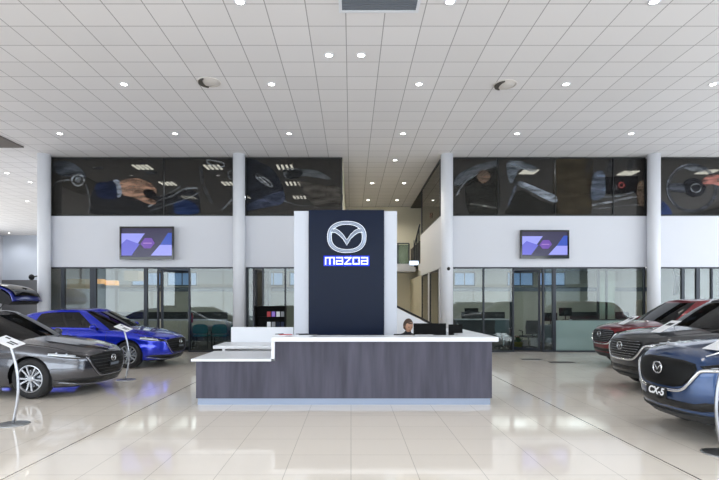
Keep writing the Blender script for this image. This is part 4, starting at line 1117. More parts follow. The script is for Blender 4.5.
HATCH = dict(
    W=0.898, wb=1.3625, R=0.33, rimR=0.215, archR=0.365, suv=False,
    zb=[(-2.25, 0.25), (-1.9, 0.20), (-0.9, 0.17), (0.9, 0.17), (1.9, 0.17), (2.3, 0.18)],
    zs=[(-2.2, 0.93), (-1.6, 0.965), (-0.8, 0.945), (0, 0.925), (0.9, 0.90), (1.4, 0.855), (1.9, 0.775), (2.15, 0.72), (2.3, 0.69)],
    zc=[(-2.2, 0.95), (-1.6, 1.0), (0.9, 0.99), (1.1, 0.975), (1.5, 0.925), (1.9, 0.845), (2.1, 0.785), (2.2, 0.735), (2.3, 0.69)],
    b=[(0, 0.80), (0.08, 0.855), (0.25, 0.888), (0.5, 0.898), (0.68, 0.880), (0.80, 0.888), (0.92, 0.865), (1, 0.82)],
    xf=[(0, 2.12), (0.1, 2.19), (0.35, 2.25), (0.7, 2.27), (0.88, 2.255), (1, 2.20)],
    xr=[(0, -2.02), (0.2, -2.13), (0.55, -2.18), (0.85, -2.14), (1, -2.07)],
    Lf=0.80, Lr=0.55, nf=2.5, nr=2.7,
    gxf=[(0, 1.16), (1, 0.20)], gxr=[(0, -2.04), (0.5, -1.93), (1, -1.62)], gb=[(0, 0.80), (0.3, 0.765), (0.7, 0.675), (1, 0.575)],
    gz0=[(-2.1, 0.93), (0, 0.91), (1.2, 0.90)], gz1=[(-1.7, 1.22), (-1.2, 1.33), (-0.5, 1.40), (0.05, 1.395), (0.3, 1.355)], crown=0.04,
    gLf=(0.64, 0.32), gLr=(0.4, 0.28), dA=0.10, fw=(0.52, -0.13), rw=(-0.21, -1.02), u0=0.13, u1=0.88, cowl=1.05,
    doors=((0.82, -0.17), (-0.17, -1.02)),
    grille=[(0, 0.700), (0.30, 0.695), (0.49, 0.675), (0.52, 0.63), (0.45, 0.50), (0.35, 0.39), (0.26, 0.350), (0, 0.345)],
    wing=[(0.57, 0.665), (0.545, 0.62), (0.47, 0.485), (0.37, 0.37), (0.27, 0.328), (0, 0.322)], wingr=0.011,
    head=[(0.50, 0.665), (0.62, 0.700), (0.86, 0.745), (1.04, 0.765), (1.04, 0.70), (0.84, 0.655), (0.60, 0.640)],
    emb=0.60, embw=0.135, platez=0.50, platew=0.14, plateh=0.036,
    intake=[(0.0, 0.205), (0.55, 0.215), (0.84, 0.30), (0.76, 0.325), (0.46, 0.305), (0.0, 0.302)], lip=[(0, 0.195), (0.5, 0.205), (0.80, 0.265)],
    tail=[(0.35, 0.86), (0.85, 0.90), (0.98, 0.90), (0.98, 0.80), (0.8, 0.78), (0.35, 0.80)],
    mz=1.0, mx=0.55, spokes=10)
SUV = dict(
    W=0.92, wb=1.35, R=0.36, rimR=0.245, archR=0.40, suv=True,
    zb=[(-2.3, 0.40), (-1.9, 0.30), (-0.9, 0.25), (0.9, 0.25), (1.9, 0.24), (2.3, 0.25)],
    zs=[(-2.3, 1.12), (-1.6, 1.13), (-0.8, 1.10), (0, 1.075), (0.9, 1.055), (1.4, 1.03), (1.9, 0.985), (2.1, 0.955), (2.3, 0.93)],
    zc=[(-2.3, 1.13), (-1.6, 1.16), (0.9, 1.16), (1.15, 1.15), (1.5, 1.115), (1.9, 1.055), (2.08, 1.015), (2.16, 0.975), (2.3, 0.93)],
    b=[(0, 0.83), (0.08, 0.875), (0.25, 0.905), (0.5, 0.918), (0.68, 0.905), (0.82, 0.912), (0.93, 0.885), (1, 0.84)],
    xf=[(0, 2.11), (0.12, 2.19), (0.4, 2.235), (0.7, 2.24), (0.88, 2.215), (1, 2.15)],
    xr=[(0, -2.13), (0.2, -2.25), (0.55, -2.29), (0.85, -2.24), (1, -2.17)],
    Lf=0.78, Lr=0.5, nf=2.5, nr=2.8,
    gxf=[(0, 1.22), (1, 0.36)], gxr=[(0, -2.14), (0.5, -2.03), (1, -1.80)], gb=[(0, 0.825), (0.3, 0.795), (0.7, 0.715), (1, 0.62)],
    gz0=[(-2.2, 1.09), (0, 1.05), (1.25, 1.05)], gz1=[(-1.9, 1.555), (-1.2, 1.615), (-0.3, 1.635), (0.2, 1.615), (0.45, 1.585)], crown=0.045,
    gLf=(0.58, 0.34), gLr=(0.4, 0.28), dA=0.10, fw=(0.62, 0.0), rw=(-0.08, -1.0), u0=0.10, u1=0.88, cowl=1.12,
    doors=((1.0, -0.04), (-0.04, -1.0)),
    grille=[(0, 0.925), (0.32, 0.918), (0.48, 0.893), (0.52, 0.835), (0.46, 0.71), (0.37, 0.635), (0.26, 0.610), (0, 0.602)],
    wing=[(0.78, 0.845), (0.58, 0.828), (0.52, 0.765), (0.46, 0.680), (0.38, 0.600), (0.26, 0.572), (0, 0.566)], wingr=0.02,
    head=[(0.53, 0.872), (0.66, 0.905), (0.90, 0.935), (1.08, 0.95), (1.08, 0.90), (0.90, 0.868), (0.58, 0.845)],
    emb=0.80, embw=0.17, platez=0.525, platew=0.19, plateh=0.058,
    intake=[(0.0, 0.375), (0.55, 0.385), (0.84, 0.45), (0.84, 0.50), (0.6, 0.49), (0.5, 0.46), (0.0, 0.46)], lip=[(0, 0.315), (0.5, 0.325), (0.80, 0.37)],
    tail=[(0.4, 1.02), (0.85, 1.06), (1.0, 1.06), (1.0, 0.97), (0.8, 0.95), (0.4, 0.97)],
    mz=1.15, mx=0.68, spokes=10)

def build_car(name, label, S, paint, slats=False, plate=None, rim='alloy', tailgate_open=False):
    root = thing(name, label, 'car')
    zb, zs, zc = interp(S['zb']), interp(S['zs']), interp(S['zc'])
    fb, fxf, fxr = interp(S['b']), interp(S['xf']), interp(S['xr'])
    NF, NS, NR = 22, 84, 18
    cf = capcols(NF, S['nf'], S['Lf']/S['W']); crr = capcols(NR, S['nr'], S['Lr']/S['W'])
    cols_ = [('f', a, b_) for a, b_ in cf]+[('s', i/NS, 1) for i in range(1, NS)]+[('r', a, b_) for a, b_ in reversed(crr)]
    def place(col, xf_, xr_, bb, Lf, Lr, barrel=0.02):
        k, a, b_ = col
        if k == 'f': x, y = xf_-Lf+Lf*a, bb*b_
        elif k == 's': x, y = (xf_-Lf)+((xr_+Lr)-(xf_-Lf))*a, bb
        else: x, y = xr_+Lr-Lr*a, bb*b_
        return x, y*(1-barrel*(x/2.0)**2)
    # ---- lower body
    TL = [0, 0.04, 0.09, 0.15, 0.21, 0.27, 0.33, 0.39, 0.45, 0.51, 0.57, 0.63, 0.68, 0.73, 0.78, 0.83, 0.88, 0.92, 0.95, 0.98, 1.0]
    KC = [0.97, 0.92, 0.85, 0.76, 0.66, 0.56, 0.46, 0.36, 0.26, 0.16, 0.08, 0.0]
    grid = []
    for t in TL:
        row = []
        for c in cols_:
            x, y = place(c, fxf(t), fxr(t), fb(t), S['Lf'], S['Lr'])
            row.append(Vector((x, y, zb(x)+(zs(x)-zb(x))*t)))
        grid.append(row)
    top = grid[-1]
    for k in KC:
        row = []
        for p in top:
            z = zs(p.x)+(zc(p.x)-zs(p.x))*(1-k*k)
            if p.x > 0.9: z += 0.010*math.exp(-((k-0.62)/0.12)**2)*min(1, (p.x-0.9)*3)*min(1, max(0, (2.05-p.x)*4))
            row.append(Vector((p.x, p.y*k, z)))
        grid.append(row)
    nT = len(TL)
    ax = [(S['wb'], S['R']+0.005), (-S['wb'], S['R']+0.005)]
    AR = S['archR']
    allbm = nb()
    cats = {}
    def cls(i, j):
        """i row, j column -> part"""
        p = (grid[i][j]+grid[i+1][j]+grid[i][j+1]+grid[i+1][j+1])/4
        if i >= nT-1:
            if p.x > S['cowl']: return 'hood'
            if -1.75 < p.x and abs(p.y) < S['gb'][0][1]-0.06: return None
            return 'body'
        for (axx, azz) in ax:
            d = math.hypot(p.x-axx, p.z-azz)
            if d < AR and p.y > 0.3: return None
            if S['suv'] and d < AR+0.055 and p.y > 0.3: return 'cladding'
        if TL[i] < (0.15 if S['suv'] else 0.04): return 'cladding'
        if cols_[j][0] == 's' and TL[i] >= 0.15:
            for q_, (a, c) in enumerate(S['doors']):
                if c < p.x < a: return 'door%d' % q_
        return 'body'
    nR = len(grid); nC = len(cols_)
    cl = [[cls(i, j) for j in range(nC-1)] for i in range(nR-1)]
    # snap the arch border onto the circle
    for i in range(nT-1):
        for j in range(1, nC-1):
            nbr = [cl[a][c] for a in (i-1, i) for c in (j-1, j) if 0 <= a < nR-1 and 0 <= c < nC-1]
            p = grid[i][j]
            for (axx, azz) in ax:
                d = math.hypot(p.x-axx, p.z-azz)
                if p.y > 0.3 and d < AR+0.08 and (None in nbr) and any(q_ is not None for q_ in nbr):
                    p.x = axx+(p.x-axx)*AR/d; p.z = azz+(p.z-azz)*AR/d
    def emit(pname, want, mtl, side, parent=root, thick=0.0):
        b = nb(); vm = {}
        for sgn in ((1, -1) if side is None else (side,)):
            for i in range(nR-1):
                for j in range(nC-1):
                    if cl[i][j] != want: continue
                    vv = []
                    for (a, c) in ((i, j), (i+1, j), (i+1, j+1), (i, j+1)):
                        p = grid[a][c]; key = (round(p.x, 5), round(p.y*sgn, 5), round(p.z, 5))
                        if key not in vm: vm[key] = b.verts.new(key)
                        if vm[key] not in vv: vv.append(vm[key])
                    if len(vv) >= 3:
                        try: b.faces.new(vv if sgn > 0 else vv[::-1])
                        except ValueError: pass
        if not b.faces: b.free(); return None
        o = obj(pname, b, mtl, parent, True)
        return o
    emit('body', 'body', paint, None)
    emit('hood', 'hood', paint, None)
    emit('sill_cladding', 'cladding', 'plastic_dark', None)
    doors = []
    for q_ in range(2):
        for sg in (1, -1):
            dd = emit('door', 'door%d' % q_, paint, sg); doors.append((q_, sg, dd))
    # BVH of full lower body for projecting details
    bb = nb()
    for sgn in (1, -1):
        vv = [[bb.verts.new((p.x, p.y*sgn, p.z)) for p in row] for row in grid]
        for i in range(nR-1):
            for j in range(nC-1): bb.faces.new((vv[i][j], vv[i+1][j], vv[i+1][j+1], vv[i][j+1]))
    bvh = BVHTree.FromBMesh(bb); bb.free()
    def cast(o, d):
        r = bvh.ray_cast(Vector(o), Vector(d).normalized())
        return r[0]
    def decal(pname, poly, dirv, mtl, off=0.004, parent=root, thick=0.006, cuts=2):
        """poly: outline of 3D points outside the body, projected along dirv onto it"""
        b = nb(); f = b.faces.new([b.verts.new(p) for p in poly]); bmesh.ops.triangulate(b, faces=[f])
        for _ in range(cuts):
            es_ = [e for e in b.edges if e.calc_length() > 0.05]
            if es_: bmesh.ops.subdivide_edges(b, edges=es_, cuts=1); bmesh.ops.triangulate(b, faces=b.faces)
        dv = Vector(dirv).normalized(); last = None
        miss = []
        for v in b.verts:
            h = cast(v.co, dv)
            if h is None: miss.append(v)
            else: v.co = h-dv*off; last = v.co.copy()
        if miss: bmesh.ops.delete(b, geom=miss, context='VERTS')
        if not b.faces: b.free(); return None
        o = obj(pname, b, mtl, parent, True)
        sd = o.modifiers.new('solid', 'SOLIDIFY'); sd.thickness = thick; sd.offset = 0
        return o
    def proj_line(pts, dirv, off):
        dv = Vector(dirv).normalized(); out = []
        for p in pts:
            h = cast(p, dv)
            if h is not None: out.append(h-dv*off)
        return out
    front = (-1, 0, 0)
    def mir(poly): return poly+[(-y, z) for y, z in poly[::-1] if abs(y) > 1e-6]
    # grille
    gp = mir(S['grille'])
    gr = decal('grille', [(3.0, y, z) for y, z in gp], front, 'grille_black', 0.004, cuts=3)
    gz_top = S['grille'][0][1]; gz_bot = S['grille'][-1][1]
    def gw(z):
        P = S['grille']; best = 0
        for a, c in zip(P, P[1:]):
            if (a[1]-z)*(c[1]-z) <= 0 and a[1] != c[1]: best = max(best, a[0]+(c[0]-a[0])*(z-a[1])/(c[1]-a[1]))
        return best
    b = nb()
    if slats:
        n_ = 7
        for k in range(n_):
            z = gz_bot+(gz_top-gz_bot)*(k+0.7)/(n_+0.4); w_ = gw(z)-0.02
            P = proj_line([(3, -w_+2*w_*i/16, z) for i in range(17)], front, 0.018)
            if len(P) > 2: tube(b, P, 0.0085, 6)
        if b.verts: obj('grille_bars', b, 'chrome_dark', gr, True)
    elif not S['suv']:
        for k in range(6):
            z = gz_bot+(gz_top-gz_bot)*(k+0.7)/6.4; w_ = gw(z)-0.03
            P = proj_line([(3, -w_+2*w_*i/16, z) for i in range(17)], front, 0.008)
            if len(P) > 2: tube(b, P, 0.004, 5)
        if b.verts: obj('grille_bars', b, 'plastic_dark', gr)
    else: b.free()
    # wing
    wp = S['wing']; full = wp+[(-y, z) for y, z in wp[-2::-1]]
    pl = spline(full, 5, False)
    P = proj_line([(3, y, z) for y, z in pl], front, 0.012)
    b = nb(); tube(b, P, S['wingr'], 8); obj('grille_surround', b, 'chrome' if S['suv'] else 'chrome_dark', root, True)
    # headlights (projected diagonally, wrap the corner)
    for sg in (1, -1):
        dv = Vector((-1, -0.55*sg, 0)).normalized(); pv = Vector((-dv.y, dv.x, 0))
        pts = []
        for (w_, z) in S['head']:
            # parameter w_: lateral distance measured in the diagonal plane
            base = Vector((S['xf'][3][1]-0.15, 0, 0)); q_ = Vector((0.0, sg*w_, 0))
            h = cast((3, sg*min(w_, 0.80), z), front) if w_ < 0.8 else None
            if w_ < 0.8 and h: pp = Vector((h.x, sg*w_, z))
            else:
                hs = cast((S['xf'][3][1]-0.30-(w_-0.8)*1.3, sg*3, z), (0, -sg, 0)); pp = Vector(hs) if hs else Vector((1.9, sg*0.85, z))
            pts.append(pp-dv*1.5)
        hl = decal('headlight', pts, dv, 'black_gloss', 0.006, cuts=2)
        if hl:
            n0 = len(pts); a0, a1, a2, a3 = pts[1].lerp(pts[2], 0.35), pts[3], pts[4], pts[6].lerp(pts[5], 0.5)
            mid = lambda p, q_: p.lerp(q_, 0.2)
            decal('headlight_glass', [mid(a0, a3), mid(a0.lerp(a1, 0.5), a3.lerp(a2, 0.5)), a1.lerp(a2, 0.25), a1.lerp(a2, 0.75), mid(a3.lerp(a2, 0.5), a0.lerp(a1, 0.5)), mid(a3, a0)], dv, 'lamp_glass', 0.011, hl, 0.004)
            c0 = pts[0].lerp(pts[3], 0.62); c1 = pts[0].lerp(pts[3], 0.84)
            for cc in (c0, c1):
                cc = (cc+dv*0)
                h = cast(cc-Vector((0, 0, 0.006)), dv)
                if h:
                    b = nb(); bmesh.ops.create_uvsphere(b, u_segments=14, v_segments=10, radius=0.022 if S['suv'] else 0.018); bmesh.ops.translate(b, verts=b.verts, vec=h-dv*0.0); obj('headlight_lens', b, 'lamp_glass', hl, True)
            b = nb(); P = proj_line([pts[-1].lerp(pts[4], u/8)+Vector((0, 0, 0.012)) for u in range(1, 9)], dv, 0.012)
            if len(P) > 2: tube(b, P, 0.006, 6); obj('daylight_strip', b, 'lamp_glass', hl, True)
        # upper silver edge over the lamp
        # tail light
        dv2 = Vector((1, -0.5*sg, 0)).normalized(); tp_ = []
        for (w_, z) in S['tail']:
            h = cast((-3, sg*min(w_, 0.8), z), (1, 0, 0))
            pp = Vector((h.x if h else -2.1, sg*min(w_, 0.8), z)) if w_ < 0.82 else Vector((S['xr'][2][1]+0.28, sg*0.88, z))
            tp_.append(pp-dv2*1.2)
        decal('taillight', tp_, dv2, 'tail_red', 0.006)
    # lower intake and lip
    ip = mir(S['intake'][:3]+[]) if False else None
    I = S['intake']; poly = I+[(-y, z) for y, z in I[::-1] if y > 1e-6]
    lower = I[:3]; upper = I[3:]
    ring_ = lower+upper; full = [(y, z) for y, z in ring_]+[(-y, z) for y, z in ring_[::-1]]
    full = [p for k, p in enumerate(full) if not (abs(p[0]) < 1e-6 and full[k-1] == p)]
    decal('lower_intake', [(3.0, y, z) for y, z in full], front, 'black', 0.003, cuts=3)
    lp = S['lip']; pl = spline([(-y, z) for y, z in lp[::-1]]+lp[1:], 6, False)
    P = proj_line([(3, y, z) for y, z in pl], front, 0.006); b = nb()
    if len(P) > 3: tube(b, P, 0.012, 6); obj('bumper_lip', b, 'chrome_dark' if not S['suv'] else 'plastic_dark', root, True)
    if S['suv']:
        for sg in (1, -1):
            h = cast((3, sg*0.68, 0.55), front)
            if h:
                b = nb(); cyl(b, h+Vector((0.012, 0, 0)), h-Vector((0.02, 0, 0)), 0.03); obj('fog_light', b, 'lamp_glass', root, True)
        b = nb(); P = proj_line([(3, y*0.8/10, 0.548) for y in range(5, 11)], front, 0.006)
    # emblem
    h = cast((3, 0, S['emb']), front)
    if h:
        eo = bpy.data.objects.new('emblem', None); 
        x_ = h.x+0.02; w_ = S['embw']
        fr_ = lambda u, v, n_: Vector((x_+n_, u, S['emb']+v))
        b = nb(); hh_ = w_*0.81
        def ringpts(k): return [(k*w_/2*math.copysign(abs(math.cos(a))**(2/2.35), math.cos(a)), k*hh_/2*math.copysign(abs(math.sin(a))**(2/2.35), math.sin(a))) for a in [2*PI*i/32 for i in range(32)]]
        tube(b, [fr_(u, v, 0) for u, v in ringpts(0.93)], w_*0.05, 8, True)
        L = [(-0.42, 0.17), (-0.28, 0.15), (-0.15, 0.05), (0, -0.16), (0.15, 0.05), (0.28, 0.15), (0.42, 0.17)]
        tube(b, [fr_(u*w_, v*w_, 0) for u, v in L], w_*0.045, 8)
        obj('emblem', b, 'chrome', root, True)
        b = nb(); cyl(b, (x_-0.016, 0, S['emb']), (x_-0.002, 0, S['emb']), w_*0.40, n=24); obj('emblem_backing', b, 'black', root)
    # plate
    h = cast((3, 0, S['platez']), front)
    if h and plate:
        pw, ph = S['platew'], S['plateh']
        pb = box('number_plate', h.x+0.022, h.x+0.034, -pw, pw, S['platez']-ph, S['platez']+ph, 'black', root, bevel=0.002)
        cu = bpy.data.curves.new('plate_text', 'FONT'); cu.body = plate; cu.size = ph*2.0 if len(plate) < 5 else ph*1.5; cu.align_x = 'CENTER'; cu.align_y = 'CENTER'; cu.extrude = 0.002; cu.offset = 0.0035; cu.shear = 0.25
        tmp = bpy.data.objects.new('tmp', cu); COL.objects.link(tmp); dg = bpy.context.evaluated_depsgraph_get()
        me = bpy.data.meshes.new_from_object(tmp.evaluated_get(dg)); bpy.data.objects.remove(tmp)
        me.transform(Matrix.Scale(1.15, 4, (1, 0, 0)))
        to = bpy.data.objects.new('plate_lettering', me); COL.objects.link(to); to.parent = pb; me.materials.clear(); me.materials.append(M['paper' if S['suv'] else 'grille_grey'])
        to.matrix_local = Matrix.Translation((h.x+0.036, 0, S['platez']))@Matrix(((0, 0, 1, 0), (1, 0, 0, 0), (0, 1, 0, 0), (0, 0, 0, 1)))
    # ---- greenhouse
    gxf, gxr, gb_ = interp(S['gxf']), interp(S['gxr']), interp(S['gb'])
    gz0, gz1 = interp(S['gz0']), interp(S['gz1'])
    GF, GS, GR = 18, 60, 14
    gf = capcols(GF, 2.4, 0.5); grr = capcols(GR, 2.6, 0.5)
    gc = [('f', a, b_) for a, b_ in gf]+[('s', i/GS, 1) for i in range(1, GS)]+[('r', a, b_) for a, b_ in reversed(grr)]
    UL = [0, 0.05, S['u0'], 0.25, 0.38, 0.5, 0.62, 0.72, 0.81, S['u1'], 0.94, 1.0]
    G = []
    for u in UL:
        row = []
        for c in gc:
            Lf_ = S['gLf'][0]+(S['gLf'][1]-S['gLf'][0])*u; Lr_ = S['gLr'][0]+(S['gLr'][1]-S['gLr'][0])*u
            bul = 0.035*math.sin(u*PI)
            x, y = place(c, gxf(u)+bul, gxr(u)-bul*0.5, gb_(u), Lf_, Lr_, 0.03)
            x1_, _ = place(c, gxf(1), gxr(1), gb_(1), S['gLf'][1], S['gLr'][1], 0.03)
            zt = gz1(x1_); z0_ = gz0(x)
            row.append(Vector((x, y, z0_+(zt-z0_)*u)))
        G.append(row)
    for k in [0.94, 0.84, 0.7, 0.55, 0.4, 0.25, 0.1, 0.0]:
        G.append([Vector((p.x, p.y*k, p.z+S['crown']*(1-k*k)*min(1, 0.35+abs(p.y)/0.5))) for p in G[len(UL)-1]])
    # fade roof crown at the ends
    nU = len(UL)
    def gcls(i, j):
        if i >= nU-1: return 'roof'
        p = (G[i][j]+G[i][j+1])/2; q0 = (G[0][j]+G[0][j+1])/2
        inu = S['u0']-1e-6 <= UL[i] and UL[i+1] <= S['u1']+1e-6
        if gc[j][0] == 'f' and gc[j+1][0] == 'f' and (gc[j][2]+gc[j+1][2])/2 < 0.90:
            return 'windshield' if 0.04 < UL[i+1] and UL[i] < 0.93 else 'roof'
        if gc[j][0] == 'r' and (gc[j][2]) < 0.82:
            return 'rearglass' if UL[i] >= 0.2 and UL[i+1] <= 0.85 else 'roof'
        if inu and gc[j][0] == 's' and gc[j+1][0] == 's' or (inu and gc[j][0] == 'f' and (gc[j][2] > 0.985)):
            xm_ = q0.x
            if S['fw'][1] < xm_ < S['fw'][0]: return 'side0'
            if S['rw'][1] < xm_ < S['rw'][0]: return 'side1'
            if S['suv'] and -1.55 < xm_ < -1.08 and UL[i+1] < 0.82: return 'side2'
            if S['fw'][1] >= xm_ >= S['rw'][0]: return 'pillar'
        return 'roof'
    gcl = [[gcls(i, j) for j in range(len(gc)-1)] for i in range(len(G)-1)]
    def gemit(pname, want, mtl, side, parent=root):
        b = nb(); vm = {}
        for sgn in ((1, -1) if side is None else (side,)):
            for i in range(len(G)-1):
                for j in range(len(gc)-1):
                    if gcl[i][j] != want: continue
                    vv = []
                    for (a, c) in ((i, j), (i+1, j), (i+1, j+1), (i, j+1)):
                        p = G[a][c]; key = (round(p.x, 5), round(p.y*sgn, 5), round(p.z, 5))
                        if key not in vm: vm[key] = b.verts.new(key)
                        if vm[key] not in vv: vv.append(vm[key])
                    if len(vv) >= 3:
                        try: b.faces.new(vv if sgn > 0 else vv[::-1])
                        except ValueError: pass
        if not b.faces: b.free(); return None
        return obj(pname, b, mtl, parent, True)
    gemit('roof', 'roof', paint, None)
    gemit('windshield', 'windshield', 'glass_car', None)
    gemit('rear_window', 'rearglass', 'glass_car', None)
    gemit('door_pillar', 'pillar', 'black_gloss', None)
    for w_ in ('side0', 'side1', 'side2'):
        for sg in (1, -1): gemit('side_window', w_, 'glass_car', sg)
    # window-line trim
    for sg in (1, -1):
        iu = UL.index(S['u0']); P = [Vector((p.x, (p.y+0.006)*sg, p.z)) for j, p in enumerate(G[iu]) if S['rw'][1]-0.05 < G[0][j].x < S['fw'][0] and gc[j][0] != 'r']
        b = nb(); tube(b, P, 0.008, 6); obj('window_trim', b, 'chrome_dark' if S['suv'] else 'black_gloss', root, True)
        # wipers live on the cowl
    b = nb()
    for s0_, s1_ in ((-0.55, -0.02), (0.0, 0.55)):
        P = []
        for i in range(7):
            yy = s0_+(s1_-s0_)*i/6
            best = min((p for p in G[1] if True), key=lambda p: abs(p.y-abs(yy))+(0 if p.x > 0.6 else 9)); u_ = 0.02*i/6
            P.append(Vector((best.x-0.10*i/6+0.02, yy, best.z+0.052*i/6+0.012)))
        tube(b, P, 0.008, 6)
    obj('wiper', b, 'black', root)
    # mirrors
    for sg in (1, -1):
        b = nb(); bmesh.ops.create_uvsphere(b, u_segments=20, v_segments=14, radius=1)
        for v in b.verts:
            x, y, z = v.co
            v.co = Vector((S['mx']+0.075*x*(1 if x > 0 else 0.35), sg*(0.97+0.115*y), S['mz']+0.068*z*(1-0.15*y)))
        mo = obj('side_mirror', b, paint, root, True)
        b = nb(); tube(b, [(S['mx'], sg*0.79, S['mz']-0.06), (S['mx'], sg*0.9, S['mz']-0.03)], [0.03, 0.025]); obj('mirror_arm', b, 'black', mo, True)
        b = nb(); lathe(b, [(0, -0.002), (0.055, -0.002), (0.055, 0.002), (0, 0.002)], (S['mx']-0.03, sg*0.97, S['mz']), 'x', 20)
        for v in b.verts: v.co.y = sg*0.97+(v.co.y-sg*0.97)*1.6
        obj('mirror_glass', b, 'chrome', mo)
    # door seams & handles
    for q_, sg, dd in doors:
        if dd is None: continue
        a, c = S['doors'][q_]
        hx_ = c+0.17; zh = zs(hx_)-0.13
        h = cast((hx_, sg*3, zh), (0, -sg, 0))
        if h:
            b = nb(); P = [(hx_-0.09, h.y+sg*0.002, zh), (hx_-0.07, h.y+sg*0.028, zh+0.003), (hx_+0.07, h.y+sg*0.028, zh+0.003), (hx_+0.09, h.y+sg*0.002, zh)]
            tube(b, P, 0.012, 8); obj('door_handle', b, paint, dd, True)
        b = nb()
        for xx in ((a, c) if q_ == 0 else (c,)):
            P = proj_line([(xx, sg*3, zs(xx)-0.01-(zs(xx)-0.34)*i/14) for i in range(15)], (0, -sg, 0), 0.001)
            P = [p for p in P if min(math.hypot(p.x-ax_[0], p.z-ax_[1]) for ax_ in ax) > AR+0.01]
            if len(P) > 3: tube(b, P, 0.004, 5)
        P = proj_line([(a+(c-a)*i/12, sg*3, 0.33 if not S['suv'] else 0.42) for i in range(13)], (0, -sg, 0), 0.001)
        P = [p for p in P if min(math.hypot(p.x-ax_[0], p.z-ax_[1]) for ax_ in ax) > AR+0.01]
        if len(P) > 3: tube(b, P, 0.004, 5)
        if b.verts: obj('door_seam', b, 'black', dd)
        else: b.free()
    # hood shut line
    for sg in (1, -1):
        b = nb()
        P = proj_line([(1.05+1.0*i/14, sg*(0.765-0.09*(i/14)**2), 3) for i in range(15)], (0, 0, -1), 0.0005)
        if len(P) > 3: tube(b, P, 0.0045, 5)
        obj('hood_seam', b, 'black', root)
    # interior
    zf = 0.3
    b = nb(); bx(b, -2.0, 1.9, -0.60, 0.60, zf-0.02, zf+0.1); bx(b, 1.7, 1.85, -0.5, 0.5, 0.3, 0.6); obj('underbody', b, 'black', root)
    dz = zc(0.9)
    b = nb(); prism(b, [(1.12, 0.45), (1.12, dz-0.09), (0.95, dz-0.04), (0.72, dz-0.06), (0.66, dz-0.16), (0.70, 0.45)], 'y', -0.70, 0.70); obj('dashboard', b, 'seat_black', root)
    b = nb(); c_ = Vector((0.56, -0.36, dz-0.08)); tube(b, [c_+Vector((0.07*math.sin(a)*-1*0.45, 0.175*math.cos(a), 0.175*math.sin(a)*0.92)) for a in [2*PI*i/24 for i in range(24)]], 0.014, 8, True)
    tube(b, [c_, c_+Vector((0.2, 0, -0.07))], 0.025); tube(b, [c_+Vector((0, -0.16, 0)), c_, c_+Vector((0, 0.16, 0))], 0.016); obj('steering_wheel', b, 'seat_black', root, True)
    for (sx_, ww) in ((0.0, None),):
        for sg in (1, -1):
            b = nb(); y0_ = sg*0.36
            prism(b, [(0.28, 0.42), (0.28, 0.56), (-0.18, 0.52), (-0.40, dz+0.16), (-0.52, dz+0.14), (-0.32, 0.42)], 'y', y0_-0.23, y0_+0.23); st_ = obj('front_seat', b, 'seat_black', root, bevel=0.04)
            b = nb(); bx(b, -0.57, -0.47, y0_-0.12, y0_+0.12, dz+0.17, dz+0.34); obj('headrest', b, 'seat_black', st_, bevel=0.03)
    b = nb(); prism(b, [(-0.62, 0.42), (-0.62, 0.58), (-1.05, 0.55), (-1.28, dz+0.10), (-1.40, dz+0.08), (-1.25, 0.42)], 'y', -0.62, 0.62); obj('rear_seat', b, 'seat_black', root, bevel=0.04)
    # wheels and liners
    R = S['R']; rr = S['rimR']
    wh = None
    for (axx, sg) in ((S['wb'], 1), (S['wb'], -1), (-S['wb'], 1), (-S['wb'], -1)):
        b = nb(); prof = [(AR-0.005, a) for a in (0.0,)]
        N = 28; V0 = []; V1 = []
        for i in range(N+1):
            a = -0.25+(PI+0.5)*i/N; x = axx+(AR-0.002)*math.cos(a); z = R+0.005+(AR-0.002)*math.sin(a)
            V0.append(b.verts.new((x, sg*(S['W']-0.03), z))); V1.append(b.verts.new((x, sg*0.58, z)))
        for i in range(N): b.faces.new((V0[i], V0[i+1], V1[i+1], V1[i]))
        cen = b.verts.new((axx, sg*0.58, R+0.005))
        for i in range(N): b.faces.new((V1[i], V1[i+1], cen))
        # keep the liner inside the skin near the nose/tail corners
        obj('arch_liner', b, 'black', root)
        if wh is None:
            b = nb(); hw = 0.108
            lathe(b, [(rr+0.004, -hw+0.012), (rr+0.03, -hw), (R-0.05, -hw-0.004), (R-0.018, -hw+0.012), (R, -hw+0.04), (R, hw-0.04), (R-0.018, hw-0.012), (R-0.05, hw+0.004), (rr+0.03, hw), (rr+0.004, hw-0.012)], axis='y', n=56, closed=True)
            wh = obj('wheel', b, 'rubber', root, True)
            b = nb(); lathe(b, [(rr+0.008, hw-0.004), (rr-0.006, hw-0.002), (rr-0.018, hw-0.02), (rr-0.022, 0.0), (rr-0.02, -hw+0.01), (rr+0.006, -hw+0.01)], axis='y', n=56, closed=True)
            n_ = S['spokes']
            for k in range(n_):
                a = 2*PI*k/n_+(0.16 if k % 2 else -0.0); ca, sa = math.cos(a), math.sin(a)
                P0 = Vector((0.035*ca, 0.088, 0.035*sa)); P1 = Vector(((rr-0.012)*ca, 0.094, (rr-0.012)*sa)); T = Vector((-sa, 0, ca))
                w0, w1 = 0.009, 0.015
                q4 = [P0-T*w0, P1-T*w1, P1+T*w1, P0+T*w0]; lo_ = [v-Vector((0, 0.035, 0)) for v in q4]
                A_ = [b.verts.new(v) for v in q4]; B2 = [b.verts.new(v) for v in lo_]
                b.faces.new(A_); b.faces.new(B2[::-1])
                for i in range(4): b.faces.new((A_[i], A_[(i+1) % 4], B2[(i+1) % 4], B2[i]))
            lathe(b, [(0, 0.096), (0.035, 0.096), (0.055, 0.085), (0.055, 0.04), (0, 0.04)], axis='y', n=24)
            rm = obj('rim', b, rim, wh)
            b = nb(); lathe(b, [(0, 0.0), (0.14, 0.0), (0.14, 0.025), (0, 0.025)], axis='y', n=32); obj('brake_disc', b, 'chrome_dark', wh)
